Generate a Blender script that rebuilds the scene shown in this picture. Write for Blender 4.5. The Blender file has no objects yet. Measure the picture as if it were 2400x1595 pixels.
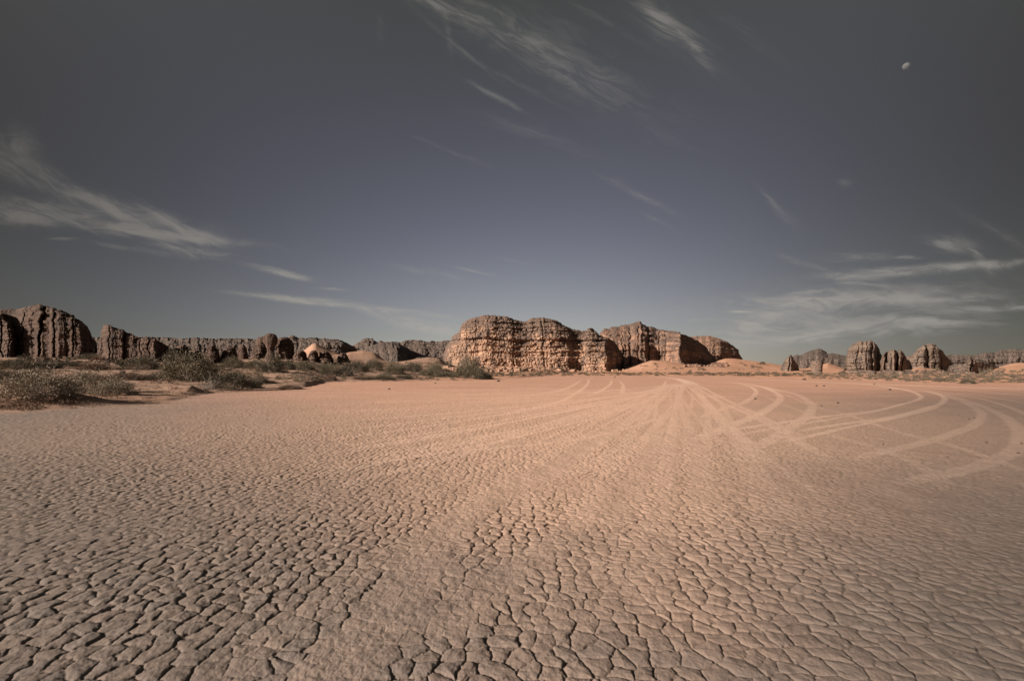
import bpy, math, random
import numpy as np
from math import radians as R
random.seed(7); rng = np.random.default_rng(7)
S = bpy.context.scene
COL = S.collection

# ---------------------------------------------------------------- camera, sky, sun
F = 1067.0; CX = 1200.0; HY = 873.0; CH = 1.7          # focal length in photo pixels, vanishing row, eye height
cam_d = bpy.data.cameras.new("camera"); cam = bpy.data.objects.new("camera", cam_d); COL.objects.link(cam)
cam.location = (0, 0, CH); cam.rotation_euler = (R(90), 0, 0)
cam_d.sensor_width = 36; cam_d.lens = 36 * F / 2400; cam_d.shift_y = (HY - 797.5) / 2400
cam_d.clip_start = 0.05; cam_d.clip_end = 60000
S.camera = cam
SUN_AZ, SUN_EL = -119.0, 21.5                           # azimuth clockwise from the view axis (+Y)
sd = (math.sin(R(SUN_AZ)) * math.cos(R(SUN_EL)), math.cos(R(SUN_AZ)) * math.cos(R(SUN_EL)), math.sin(R(SUN_EL)))
sun_d = bpy.data.lights.new("sun", 'SUN'); sun_d.energy = 4.6; sun_d.angle = R(0.5); sun_d.color = (1.0, 0.88, 0.76)
sun = bpy.data.objects.new("sun", sun_d); COL.objects.link(sun)
from mathutils import Vector
sun.rotation_euler = Vector(sd).to_track_quat('Z', 'Y').to_euler(); sun.location = (-50, -30, 40)
vs = S.view_settings; vs.view_transform = 'Standard'; vs.look = 'None'; vs.exposure = 1.05; vs.gamma = 1; vs.use_curve_mapping = False
S.cycles.max_bounces = 5; S.cycles.diffuse_bounces = 3; S.cycles.transparent_max_bounces = 12

class NT:
    """small node helper"""
    def __init__(s, t): s.t = t; s.n = t.nodes; s.l = t.links
    def put(s, sock, v):
        if isinstance(v, bpy.types.NodeSocket): s.l.new(v, sock)
        elif v is not None: sock.default_value = v
    def m(s, op, a, b=None, c=None, clamp=False):
        n = s.n.new('ShaderNodeMath'); n.operation = op; n.use_clamp = clamp
        for i, v in enumerate((a, b, c)): s.put(n.inputs[i], v)
        return n.outputs[0]
    def vm(s, op, a, b=None):
        n = s.n.new('ShaderNodeVectorMath'); n.operation = op
        s.put(n.inputs[0], a); s.put(n.inputs[1], b)
        return n.outputs[0]
    def noise(s, vec, scale, detail=4, rough=.55, dist=0, dim='3D', out=0):
        n = s.n.new('ShaderNodeTexNoise'); n.noise_dimensions = dim
        s.put(n.inputs['Vector'], vec); n.inputs['Scale'].default_value = scale
        n.inputs['Detail'].default_value = detail; n.inputs['Roughness'].default_value = rough; n.inputs['Distortion'].default_value = dist
        return n.outputs[out]
    def mapr(s, v, a, b, c=0, d=1, smooth=True):
        n = s.n.new('ShaderNodeMapRange'); n.interpolation_type = 'SMOOTHSTEP' if smooth else 'LINEAR'
        s.put(n.inputs[0], v)
        for i, q in enumerate((a, b, c, d)): s.put(n.inputs[1 + i], q)
        return n.outputs[0]
    def mix(s, f, a, b, blend='MIX'):
        n = s.n.new('ShaderNodeMix'); n.data_type = 'RGBA'; n.blend_type = blend
        s.put(n.inputs[0], f); s.put(n.inputs[6], a if not isinstance(a, tuple) else (*a, 1)[:4]); s.put(n.inputs[7], b if not isinstance(b, tuple) else (*b, 1)[:4])
        return n.outputs[2]
    def xyz(s, x, y, z):
        n = s.n.new('ShaderNodeCombineXYZ')
        for i, v in enumerate((x, y, z)): s.put(n.inputs[i], v)
        return n.outputs[0]
    def sep(s, v):
        n = s.n.new('ShaderNodeSeparateXYZ'); s.put(n.inputs[0], v); return n.outputs
    def scale(s, v, k): return s.vm('MULTIPLY', v, k)
    def attr(s, name):
        n = s.n.new('ShaderNodeAttribute'); n.attribute_name = name; return n.outputs

W = bpy.data.worlds.new("World"); S.world = W; W.use_nodes = True
w = NT(W.node_tree); bg = w.n['Background']
sky = w.n.new('ShaderNodeTexSky'); sky.sky_type = 'NISHITA'; sky.sun_disc = False
sky.sun_elevation = R(SUN_EL); sky.sun_rotation = R(SUN_AZ); sky.dust_density = 1.0; sky.altitude = 1100
geo = w.n.new('ShaderNodeTexCoord')
dx, dy, dz = w.sep(geo.outputs['Generated'])
hs = w.n.new('ShaderNodeHueSaturation'); hs.inputs['Saturation'].default_value = .30; w.l.new(sky.outputs[0], hs.inputs['Color'])
# sky darkening with height; sideways falloff is a lens vignette put into its colour
dyc = w.m('MAXIMUM', dy, 0.02)
u = w.m('DIVIDE', dx, dyc); v = w.m('DIVIDE', dz, dyc)
dxc = w.m('MINIMUM', w.m('MAXIMUM', dx, -.78), .78); dzc = w.m('MINIMUM', w.m('MAXIMUM', dz, -.05), .66)
x2 = w.m('MULTIPLY', dxc, dxc); z2 = w.m('MULTIPLY', dzc, dzc); xz = w.m('MULTIPLY', dxc, dzc); x4 = w.m('MULTIPLY', x2, x2)
SKYFIT = [[-0.116, -0.276, -3.275, -2.454, 3.718, 0.28, -0.253, -1.526, -1.433, 8.864], [-0.241, -0.285, -2.336, -2.315, 1.025, 0.308, -0.377, -2.566, 0.846, 10.333], [-0.405, -0.3, -0.746, -1.874, -0.796, 0.34, -1.112, -4.162, -0.072, 11.3]]
ch = []
for k in SKYFIT:
    e_ = k[0]
    for cf, tm in zip(k[1:], (dxc, dzc, x2, z2, xz, x4, w.m('MULTIPLY', x2, dzc), w.m('MULTIPLY', z2, dzc), w.m('MULTIPLY', x2, z2))): e_ = w.m('MULTIPLY_ADD', tm, cf, e_)
    ch.append(w.m('EXPONENT', e_))
skyc = w.scale(w.scale(hs.outputs[0], w.xyz(*ch)), (1.0, 1.0, .985))
lum = w.m('SUBTRACT', w.m('SUBTRACT', 1.0, w.m('MULTIPLY', x2, w.mapr(dx, -.3, .3, .95, .45))), w.m('MULTIPLY', dzc, .72))
# cirrus: soft streaks given by their direction on the sky (u = x/y, v = z/y)
P = w.xyz(u, v, 0.0)
def rotc(a):
    c, s_ = math.cos(R(a)), math.sin(R(a))
    x = w.m('ADD', w.m('MULTIPLY', u, c), w.m('MULTIPLY', v, -s_)); y = w.m('ADD', w.m('MULTIPLY', u, s_), w.m('MULTIPLY', v, c))
    return x, y
fields = {}
def field(a):
    key = min((28, 12, -4), key=lambda k: abs(k - a))
    if key not in fields:
        x, y = rotc(key)
        wv = w.noise(w.xyz(w.m('MULTIPLY', x, 3.0), w.m('MULTIPLY', y, 7.0), 1.3), 1.0, 3, .5, 0)
        y2 = w.m('ADD', y, w.m('MULTIPLY', w.m('SUBTRACT', wv, .5), .10))
        fields[key] = w.mapr(w.noise(w.xyz(w.m('MULTIPLY', x, 9.0), w.m('MULTIPLY', y2, 46.0), 4.0 + key), 1.0, 8, .66, .9), .41, .64)
    return fields[key]
warp = w.noise(P, 7.0, 4, .6, 0, out=1)
wx, wy, _z = w.sep(warp)
wx = w.m('SUBTRACT', wx, .5); wy = w.m('SUBTRACT', wy, .5)
STREAKS = [  # px, py, angle (down to the right), half length, half width, strength
    (15, 345, 10, 45, 32, .55), (60, 385, 25, 60, 14, .25), (15, 492, 6, 85, 20, 1.0), (60, 508, 10, 50, 9, .5), (110, 432, 21, 170, 20, .30), (215, 468, 14, 60, 12, .5), (260, 490, 26, 60, 9, .7),
    (150, 512, 24, 60, 5, .6), (240, 524, 14, 110, 9, .85), (330, 540, 6, 110, 9, .9), (280, 505, 35, 40, 7, .5), (400, 520, 30, 60, 7, .8), (455, 546, 20, 60, 8, .7), (400, 552, 6, 120, 7, .7), (330, 515, 10, 120, 20, .35),
    (440, 583, 9, 60, 5, .5), (430, 594, 6, 70, 7, .3), (650, 636, 11, 48, 5, 1.3), (690, 646, 16, 30, 3.5, .9), (640, 696, 6, 60, 3.5, .7), (720, 703, 6, 90, 5, 1.2), (810, 716, 5, 90, 4, 1.0), (900, 728, 4, 60, 5, .5),
    (1010, 738, 8, 40, 4, .5), (960, 748, 9, 70, 6, .7), (1010, 768, 8, 70, 7, .85), (780, 677, 4, 28, 2.5, .55), (145, 560, 0, 22, 2.5, .45), (270, 578, 10, 40, 4, .15),
    (1010, 8, 20, 60, 6, .5), (1090, 40, 28, 120, 9, .30), (1140, 25, 28, 70, 14, .14), (1220, 75, 30, 90, 10, .22), (1300, 120, 35, 50, 8, .22), (1250, 95, 15, 25, 9, .3), (1300, 150, 30, 120, 22, .16), (1400, 170, 33, 60, 14, .22),
    (1050, 70, 82, 35, 5, .25), (1080, 115, 40, 70, 4, .25), (1200, 190, 28, 120, 6, .10), (1400, 40, 30, 90, 7, .12), (1530, 20, 40, 60, 12, .75), (1580, 70, 43, 60, 14, .55), (1625, 110, 52, 45, 9, .5), (1570, 60, 42, 110, 30, .22),
    (890, 70, 85, 22, 6, .16), (1150, 222, 28, 45, 6, .30), (1180, 238, 30, 60, 4, .18), (1250, 315, 18, 110, 12, .12), (1060, 355, 22, 80, 4, .12), (1448, 428, 20, 12, 7, .25), (1500, 458, 28, 60, 6, .30), (1545, 520, 28, 30, 4, .18),
    (1800, 462, 48, 30, 4, .30), (1830, 495, 45, 45, 12, .12), (1115, 636, 12, 36, 3, .40), (1210, 612, 12, 26, 3, .20), (1010, 640, 10, 60, 7, .15), (1980, 428, 0, 14, 10, .15), (1750, 80, 35, 80, 12, .10),
    (1950, 735, -3, 260, 45, .13), (1850, 775, -3, 150, 28, .15), (2150, 700, -2, 220, 50, .10), (1300, 130, 30, 230, 50, .16), (1120, 60, 28, 160, 22, .2), (1960, 700, -3, 130, 12, .85), (1870, 712, -6, 90, 8, .5), (2070, 694, 4, 90, 12, .7), (1860, 735, -8, 60, 12, .95), (1790, 752, -12, 60, 9, .75), (1900, 748, 4, 80, 12, .5), (1830, 790, -4, 120, 8, .8), (1970, 780, -7, 140, 9, .65),
    (1750, 775, 0, 50, 12, .5), (1810, 770, 2, 45, 3, .6), (2140, 748, 2, 60, 7, .75), (2220, 752, 2, 70, 6, .55), (2070, 766, 0, 120, 12, .4), (2350, 720, -2, 90, 6, .5), (2180, 700, 0, 80, 8, .35), (2260, 695, -2, 60, 6, .3),
    (2040, 640, -4, 80, 5, .6), (1985, 648, 2, 50, 6, .5), (2170, 632, -3, 110, 8, .6), (2310, 618, -3, 120, 6, .65), (2060, 668, 4, 50, 3, .6), (2010, 666, 0, 40, 3, .45), (2170, 672, 8, 50, 8, .35), (2225, 570, 10, 40, 12, .45), (2290, 600, 50, 40, 7, .35),
    (2125, 603, 0, 18, 3, .5), (2020, 602, 0, 60, 8, .22), (1738, 730.5, 0, 17, 1.8, 2.2), (1805, 708, 5, 24, 2.5, .9), (1712, 706, 0, 8, 3, .5), (1900, 683, -5, 40, 3, .5), (1900, 620, 18, 50, 5, .25), (1660, 748, 0, 30, 4, .35), (2330, 540, 30, 90, 8, .14)]
total = None
for (px, py, a, L, wd, st) in STREAKS:
    c, s_ = math.cos(R(a)), math.sin(R(a)); u0, v0 = (px - CX) / F, (HY - py) / F
    du = w.m('SUBTRACT', w.m('MULTIPLY_ADD', wx, L / F * .5, u), u0); dv = w.m('SUBTRACT', w.m('MULTIPLY_ADD', wy, wd / F * 3.2, v), v0)
    x = w.m('MULTIPLY', w.m('SUBTRACT', w.m('MULTIPLY', du, c), w.m('MULTIPLY', dv, s_)), F / L * .72)
    y = w.m('MULTIPLY', w.m('ADD', w.m('MULTIPLY', du, s_), w.m('MULTIPLY', dv, c)), F / wd * .72)
    r2 = w.m('ADD', w.m('MULTIPLY', x, x), w.m('MULTIPLY', y, y))
    g = w.m('POWER', 2.718, w.m('MULTIPLY', r2, -1.4))
    t = w.m('MULTIPLY', g, w.m('MULTIPLY', w.m('ADD', w.m('MULTIPLY', field(a), .85), .22), st * (2.3 if px < 600 else 2.0 if px < 1060 and py > 550 else 1.15 if px < 1650 or py < 550 else 2.0)))
    total = t if total is None else w.m('ADD', total, t)
total = w.m('MULTIPLY', total, w.mapr(dy, .05, .2))
total = w.m('MULTIPLY', w.m('SUBTRACT', 1.0, w.m('EXPONENT', w.m('MULTIPLY', total, -1.05))), .92)
cloudc = w.scale(w.xyz(4.3, 4.05, 3.72), w.xyz(lum, lum, lum))
skyc = w.mix(total, skyc, cloudc)
w.l.new(skyc, bg.inputs['Color']); bg.inputs['Strength'].default_value = .05
W.cycles.sampling_method = 'MANUAL'; W.cycles.sample_map_resolution = 512

# ---------------------------------------------------------------- numpy noise
def _h(i, j, k, seed):
    n = (i.astype(np.int64) * 374761393 + j.astype(np.int64) * 668265263 + k.astype(np.int64) * 1274126177 + seed * 974711) & 0xffffffff
    n = ((n ^ (n >> 13)) * 1274126177) & 0xffffffff
    n = ((n ^ (n >> 16)) * 2246822519) & 0xffffffff
    return ((n ^ (n >> 15)) & 0xffffff).astype(np.float32) / np.float32(0xffffff)
def vn(x, y, z=None, seed=0):
    x = np.asarray(x, np.float64); y = np.asarray(y, np.float64)
    xi = np.floor(x); yi = np.floor(y); fx = x - xi; fy = y - yi
    fx = fx * fx * (3 - 2 * fx); fy = fy * fy * (3 - 2 * fy)
    def pl(k):
        a = _h(xi, yi, k, seed); b = _h(xi + 1, yi, k, seed); c = _h(xi, yi + 1, k, seed); d = _h(xi + 1, yi + 1, k, seed)
        return (a + (b - a) * fx) * (1 - fy) + (c + (d - c) * fx) * fy
    if z is None: return pl(np.zeros_like(xi)) * 2 - 1
    z = np.asarray(z, np.float64) + 0 * x; zi = np.floor(z); fz = z - zi; fz = fz * fz * (3 - 2 * fz)
    return (pl(zi) * (1 - fz) + pl(zi + 1) * fz) * 2 - 1
def fbm(x, y, z=None, o=4, seed=0, g=.5):
    s_ = 0; a = 1; t = 0
    for i in range(o):
        s_ = s_ + a * vn(x, y, z, seed + i); t += a; a *= g
        x = x * 2.03 + 5.1; y = y * 2.03 + 1.7
        if z is not None: z = z * 2.03 + 3.3
    return s_ / t
def sst(a, b, x):
    t = np.clip((x - a) / (b - a), 0, 1); return t * t * (3 - 2 * t)
def cells(x, y, seed=0, jit=.42):
    """Voronoi: distance to the nearest cell edge, vector from the seed, id of the cell"""
    xi = np.floor(x); yi = np.floor(y)
    f1 = np.full(x.shape, 9.); f2 = np.full(x.shape, 9.)
    a1 = np.zeros(x.shape); b1 = np.zeros(x.shape); a2 = np.zeros(x.shape); b2 = np.zeros(x.shape); idn = np.zeros(x.shape)
    for i in (-1, 0, 1):
        for j in (-1, 0, 1):
            cx, cy = xi + i, yi + j; zz = np.zeros_like(cx)
            sx = cx + .5 + (_h(cx, cy, zz, seed) - .5) * 2 * jit - x; sy = cy + .5 + (_h(cx, cy, zz, seed + 1) - .5) * 2 * jit - y
            d = sx * sx + sy * sy; near = d < f1; sec = (~near) & (d < f2)
            f2 = np.where(near, f1, np.where(sec, d, f2)); a2 = np.where(near, a1, np.where(sec, sx, a2)); b2 = np.where(near, b1, np.where(sec, sy, b2))
            idn = np.where(near, _h(cx, cy, zz, seed + 2), idn)
            f1 = np.where(near, d, f1); a1 = np.where(near, sx, a1); b1 = np.where(near, sy, b1)
    L = np.sqrt((a2 - a1) ** 2 + (b2 - b1) ** 2) + 1e-6
    return (f2 - f1) / (2 * L), -a1, -b1, idn

def grid_mesh(name, V, nr, nc, wrap=False, attrs=None, smooth=True):
    """one sheet of nr x nc vertices"""
    me = bpy.data.meshes.new(name)
    r = np.arange(nr - 1)[:, None]; c = np.arange(nc if wrap else nc - 1)[None, :]; c2 = (c + 1) % nc
    q = np.stack([r * nc + c, r * nc + c2, (r + 1) * nc + c2, (r + 1) * nc + c], -1).reshape(-1, 4)
    fill(me, V, q, smooth)
    for k, a in (attrs or {}).items():
        at = me.attributes.new(k, 'FLOAT', 'POINT'); at.data.foreach_set('value', np.ascontiguousarray(a, np.float32).ravel())
    return me
def fill(me, V, q, smooth=True):
    V = np.ascontiguousarray(V, np.float32); q = np.ascontiguousarray(q, np.int32)
    me.vertices.add(len(V)); me.vertices.foreach_set('co', V.ravel())
    k = q.shape[1]; me.loops.add(q.size); me.loops.foreach_set('vertex_index', q.ravel())
    me.polygons.add(len(q)); me.polygons.foreach_set('loop_start', np.arange(len(q), dtype=np.int32) * k); me.polygons.foreach_set('loop_total', np.full(len(q), k, np.int32))
    me.update(calc_edges=True); me.polygons.foreach_set('use_smooth', np.full(len(q), smooth)); me.update()
def link(name, me, mat=None, loc=(0, 0, 0), parent=None):
    o = bpy.data.objects.new(name, me); COL.objects.link(o); o.location = loc
    if me is not None and mat is not None: me.materials.append(mat)
    if parent is not None: o.parent = parent
    return o
def tag(o, label, cat, group=None):
    o['label'] = label; o['category'] = cat
    if group: o['group'] = group
    return o

# ---------------------------------------------------------------- terrain heights (az = px column of the direction, D = distance along the view axis)
EDGE = [(-2500, 20.0), (-700, 16.0), (-300, 17.5), (0, 18.5), (110, 20.4), (250, 22.5), (380, 25), (480, 36), (600, 43), (720, 49), (760, 80), (900, 88), (1050, 96), (1150, 112), (1235, 135), (1250, 200), (1345, 225), (1480, 245),
        (1650, 205), (1800, 150), (1940, 112), (2080, 92), (2200, 74), (2400, 65), (2700, 52), (3300, 44), (5000, 40)]
EX = np.array([math.log(e[1]) for e in EDGE]); EP = np.array([e[0] for e in EDGE], float)
_eg = np.arange(-2600, 5100, 4.0); _k = np.exp(-(np.arange(-20, 21) / 7.0) ** 2); _es = np.convolve(np.pad(np.interp(_eg, EP, EX), 20, 'edge'), _k / _k.sum(), 'valid')
def edge(px):
    px = np.asarray(px, float)
    return np.exp(np.interp(px, _eg, _es) + .035 * vn(px / 60, px * 0, seed=77))
# general rise behind the playa edge: (px, row at which the ground far back should show, distance)
FAR = [(-800, 838, 140), (0, 838, 140), (240, 838, 145), (430, 839, 170), (560, 842, 180), (700, 838, 200), (850, 845, 260), (1000, 852, 280), (1100, 866, 300), (1250, 867, 310), (1400, 870, 330), (1600, 868, 360), (1800, 871, 330),
       (1950, 871, 330), (2100, 872, 330), (2250, 877, 330), (2350, 876, 360), (2500, 876, 360)]
FP = np.array([f[0] for f in FAR], float); FZ = np.array([CH + (HY - f[1]) / F * f[2] for f in FAR]); FD = np.array([f[2] for f in FAR], float)
RIDGES = [  # crest: [(px, py)], distance, front width, back width
    ([(1430, 869), (1455, 861), (1470, 853), (1490, 848), (1507, 844.5), (1529, 844), (1562, 846), (1599, 852), (1650, 858), (1700, 862), (1760, 866), (1800, 870)], 385, 60, 60),
    ([(1590, 868), (1640, 852), (1675, 843), (1700, 839), (1720, 840), (1760, 845), (1800, 850), (1850, 859), (1890, 864), (1960, 867), (2030, 870)], 500, 75, 90),
    ([(1080, 868), (1110, 862), (1150, 857), (1200, 858), (1260, 860), (1330, 866), (1370, 870)], 312, 26, 30),
    ([(660, 842), (690, 832), (715, 820), (733, 807), (740, 806), (756, 813), (778, 823), (800, 831), (840, 840)], 430, 110, 60),
    ([(780, 838), (820, 826), (850, 822), (880, 826), (910, 838)], 400, 80, 60),
    ([(930, 850), (980, 841), (1005, 838), (1030, 840), (1060, 850)], 330, 70, 60),
    ([(1860, 868), (1915, 858), (1940, 850), (1965, 858), (2000, 866)], 520, 60, 60),
    ([(2120, 868), (2150, 861), (2190, 864), (2220, 869)], 400, 50, 60),
    ([(2290, 868), (2340, 856), (2380, 850), (2420, 850), (2600, 850)], 560, 120, 90),
]
def terr(px, D):
    px = np.asarray(px, float); D = np.asarray(D, float)
    e = edge(px); fz = np.interp(px, FP, FZ); fd = np.interp(px, FP, FD)
    x = (px - CX) / F * D
    t = np.clip((D - e) / np.maximum(fd - e, 5), 0, 3)
    z = fz * np.minimum(t, 1) ** 1.3
    out = sst(0, 1, (D - e) / (e * .06 + .6))
    z = z + .75 * np.exp(-((px - 150) / 110) ** 2 - ((D - 23.9) / 1.5) ** 2) + .45 * np.exp(-((px - 450) / 60) ** 2 - ((D - 37) / 2.2) ** 2)
    # gentle hummocks gathered round the bushes and wind-blown sand
    z = z + out * (.22 * fbm(x / 5.5, D / 5.5, o=3, seed=3) + .12 * fbm(x / 1.7, D / 1.7, o=3, seed=9) + .12) * np.clip(e / 30, .7, 1.5)
    z = z + out * sst(100, 300, D) * .9 * fbm(x / 38, D / 38, o=3, seed=5)
    for cr, dc, wf, wb in RIDGES:
        cp = np.array([c[0] for c in cr], float); cz = np.array([CH + (HY - c[1]) / F * dc for c in cr])
        h = np.interp(px, cp, cz); base = z
        m = sst(cp[0] - 10, cp[0] + .3 * (cp[-1] - cp[0]), px) ** .6 * (1 - sst(cp[-1] - .3 * (cp[-1] - cp[0]), cp[-1] + 10, px)) ** .6
        q = (D - dc); fall = np.where(q < 0, np.exp(-(q / wf) ** 2), np.exp(-(q / wb) ** 2))
        k = m * fall; add = np.maximum(h - base, 0)
        z = base + add * k
    return z * np.clip((D - e) / (e * .12 + 1.2), 0, 1) ** .8
def hit(px, py, dmin=15, dmax=900):
    """where the line of sight through a photo position meets the ground"""
    def go(a, b, n):
        D = np.exp(np.linspace(math.log(a), math.log(b), n)); k = np.nonzero(terr(np.full(n, float(px)), D) >= CH + (HY - py) / F * D)[0]
        return (D[max(k[0] - 1, 0)], D[k[0]]) if len(k) else None
    c = go(dmin, dmax, 160); c2 = go(c[0], c[1], 12) if c else None
    d = c2[1] if c2 else (c[1] if c else dmax * .5)
    return ((px - CX) / F * d, d, float(terr(px, d)))
def gp(px, py):  # on the flat playa
    d = CH * F / (py - HY); return ((px - CX) / F * d, d)

# ---------------------------------------------------------------- playa and sand as one sheet
T = []   # tyre tracks: points in photo rows, half width in metres, strength
def tk(pts, hw=.16, st=.8): T.append((np.array([gp(*p) for p in pts]), hw if hw > .5 or hw < .12 else .09 + (hw - .12) * .55, st))
tk([(1394, 884), (1379, 889), (1380, 894), (1371, 906), (1338, 928), (1300, 944), (1150, 975)], .3, .6)
tk([(1364, 888), (1348, 900), (1300, 917), (1100, 940)], .3, .55)
tk([(1433, 889), (1432, 898), (1412, 913), (1376, 928)], .3, .6)
tk([(1450, 890), (1459, 900), (1460, 913), (1455, 925)], .3, .55)
tk([(1562, 890), (1554, 906), (1530, 930), (1480, 960)], .3, .6)
tk([(1539, 883.5), (1580, 886.5), (1605, 893), (1628, 903)], .9, .8)
tk([(1628, 903), (1669, 930), (1707, 949), (1770, 977), (1834, 1012), (1950, 1080)], .18, .75)
tk([(1612, 894), (1656, 913), (1717, 944), (1778, 972), (1900, 1033)], .2, .65)
tk([(1622, 905), (1656, 941), (1707, 995), (1758, 1043), (1796, 1091)], .25, .8)
tk([(1640, 890), (1717, 897), (1753, 904), (1770, 913), (1770, 923), (1747, 941), (1707, 954), (1669, 967), (1640, 980)], .25, .7)
tk([(1700, 894), (1732, 897), (1783, 905.6), (1821, 921), (1828, 936), (1803, 956), (1770, 974), (1717, 995), (1681, 1010), (1630, 1028)], .3, .85)
tk([(1740, 896), (1815, 912), (1864, 923), (1894, 939), (1904, 951), (1894, 972), (1866, 992), (1833, 1015), (1800, 1033), (1740, 1055)], .27, .7)
tk([(1800, 893), (1952, 896), (2054, 903), (2125, 914.5), (2156, 926), (2151, 936), (2105, 949), (2054, 961.5), (1991, 969), (1902, 979), (1800, 994), (1700, 1008)], .17, 1)
tk([(2105, 950), (2054, 963), (1988, 974), (1902, 989), (1800, 1005), (1720, 1020)], .09, .7)
tk([(2040, 903), (2141, 915), (2186, 919.6), (2212, 930), (2207, 944), (2169, 956.5), (2080, 979), (1978, 992), (1864, 1010)], .19, .95)
tk([(2200, 950), (2181, 958), (2105, 977), (2003, 997), (1902, 1020), (1825, 1036)], .13, .95)
tk([(2150, 913), (2217, 928.5), (2258, 941), (2291, 959), (2301, 972), (2283, 995), (2232, 1015), (2169, 1035), (2092, 1053), (2000, 1075)], .2, .55)
tk([(2150, 912), (2217, 925), (2283, 944), (2347, 972), (2380, 997), (2392, 1022), (2380, 1053), (2308, 1086), (2232, 1106), (2120, 1130)], .22, .55)
tk([(2150, 911), (2232, 923), (2308, 936), (2400, 967), (2470, 1010)], .16, .55)
tk([(2120, 910), (2217, 920), (2308, 928.5), (2400, 944), (2500, 970)], .16, .55)
tk([(2120, 907), (2240, 913), (2400, 927), (2500, 940)], .3, .5)
tk([(1650, 886), (1800, 890), (2029, 899), (2217, 906), (2400, 911), (2600, 918)], 1.0, .5)
tk([(1800, 905), (1889, 944), (1978, 968), (2054, 994.6), (2156, 1025), (2232, 1043), (2308, 1068), (2420, 1110)], .12, .5)
tk([(1790, 925), (1828, 944), (1884, 965), (1960, 1000)], .12, .45)
tk([(1890, 1000), (1990, 1030), (2090, 1060), (2170, 1100), (2230, 1150)], .15, .35)
tk([(1575, 965), (1529, 984), (1453, 1007), (1376, 1025), (1325, 1033), (1150, 1050), (900, 1070)], .16, .6)
_r = random.Random(3)
for k in range(17):
    ey = 918 + k * 9.5 + _r.uniform(-4, 4); bow = _r.uniform(.16, .30)
    tk([(1585, 898 + k * .6), (1500, 900 + (ey - 900) * bow), (1300, 900 + (ey - 900) * (bow + .36)), (1050, ey), (760, ey + (ey - 900) * _r.uniform(.25, .45))], _r.choice((.09, .12, .16)), _r.uniform(.45, .8))
for ex, ey in ((640, 1240), (860, 1290), (1010, 1330), (1240, 1400), (1400, 1380), (1520, 1420), (1620, 1400), (1760, 1380), (1900, 1300), (1180, 1200), (1700, 1200)):
    a = np.array(gp(1592 + _r.uniform(-8, 10), 896)); b_ = np.array(gp(ex, ey)); d_ = (b_ - a) / np.linalg.norm(b_ - a); nn = np.array([-d_[1], d_[0]]); c_ = nn * _r.uniform(-1.6, 1.6)
    for sgn in (-.75, .75):
        pts = np.array([a + nn * sgn * .3, a + (b_ - a) * .35 + c_ + nn * sgn, a + (b_ - a) * .7 + c_ * .8 + nn * sgn, b_ + nn * sgn]); T.append((pts, _r.choice((.06, .08, .11)), _r.uniform(.4, .65)))
tk([(1600, 960), (1560, 1010), (1480, 1040), (1380, 1090), (1250, 1130)], .25, .4)
FLAT = [  # compacted wheel lanes where the mud polygons are worn down
    ([(640, 1750), (760, 1595), (880, 1470), (980, 1340), (1050, 1240), (1160, 1165), (1300, 1090), (1450, 1000), (1560, 930), (1590, 900)], .21, 1.0),
    ([(420, 1700), (600, 1520), (780, 1400), (900, 1310), (1000, 1240)], .12, .6),
    ([(1000, 1500), (1090, 1420), (1180, 1350), (1330, 1250), (1440, 1150), (1530, 1040), (1590, 900)], .16, .8),
    ([(900, 1560), (1040, 1400), (1130, 1290)], .14, .55), ([(1230, 1595), (1300, 1440), (1420, 1290), (1500, 1150)], .1, .5),
    ([(1400, 1500), (1480, 1330), (1540, 1200), (1570, 1080), (1590, 900)], .13, .6), ([(1650, 1250), (1640, 1100), (1610, 960), (1600, 900)], .16, .5),
    ([(2250, 1250), (2000, 1100), (1830, 1020), (1700, 950)], .16, .5)]
FLAT = [(np.array([gp(*p) for p in pts]), hw, st) for pts, hw, st in FLAT]
def dense(P_, n=10):
    P_ = np.array(P_); t = np.arange(len(P_)); tt = np.linspace(0, len(P_) - 1, (len(P_) - 1) * n + 1); out = []
    for q in tt:   # Catmull-Rom
        i = min(int(q), len(P_) - 2); f = q - i; p0 = P_[max(i - 1, 0)]; p1 = P_[i]; p2 = P_[i + 1]; p3 = P_[min(i + 2, len(P_) - 1)]
        out.append(.5 * ((2 * p1) + (-p0 + p2) * f + (2 * p0 - 5 * p1 + 4 * p2 - p3) * f * f + (-p0 + 3 * p1 - 3 * p2 + p3) * f ** 3))
    return np.array(out)
def paint(acc, x, y, P_, hw, st, soft=.35, crisp=True):
    Q = dense(P_, 8 if len(P_) > 2 else 4)
    L = np.concatenate([[0], np.cumsum(np.hypot(*(Q[1:] - Q[:-1]).T))])
    for i in range(len(Q) - 1):
        a, b = Q[i], Q[i + 1]; m = hw * 3
        k = np.nonzero((x > min(a[0], b[0]) - m) & (x < max(a[0], b[0]) + m) & (y > min(a[1], b[1]) - m) & (y < max(a[1], b[1]) + m))[0]
        if not len(k): continue
        px, py = x[k] - a[0], y[k] - a[1]; d = b - a; l2 = d @ d + 1e-9; t = np.clip((px * d[0] + py * d[1]) / l2, 0, 1)
        dist = np.hypot(px - t * d[0], py - t * d[1])
        fade = min(1, i / 5, (len(Q) - 2 - i) / 5 + .15)
        val = st * max(fade, .1) * (1 - sst(hw * .75, hw * (1.15 + soft), dist))
        acc[k] = np.maximum(acc[k], val)

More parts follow.
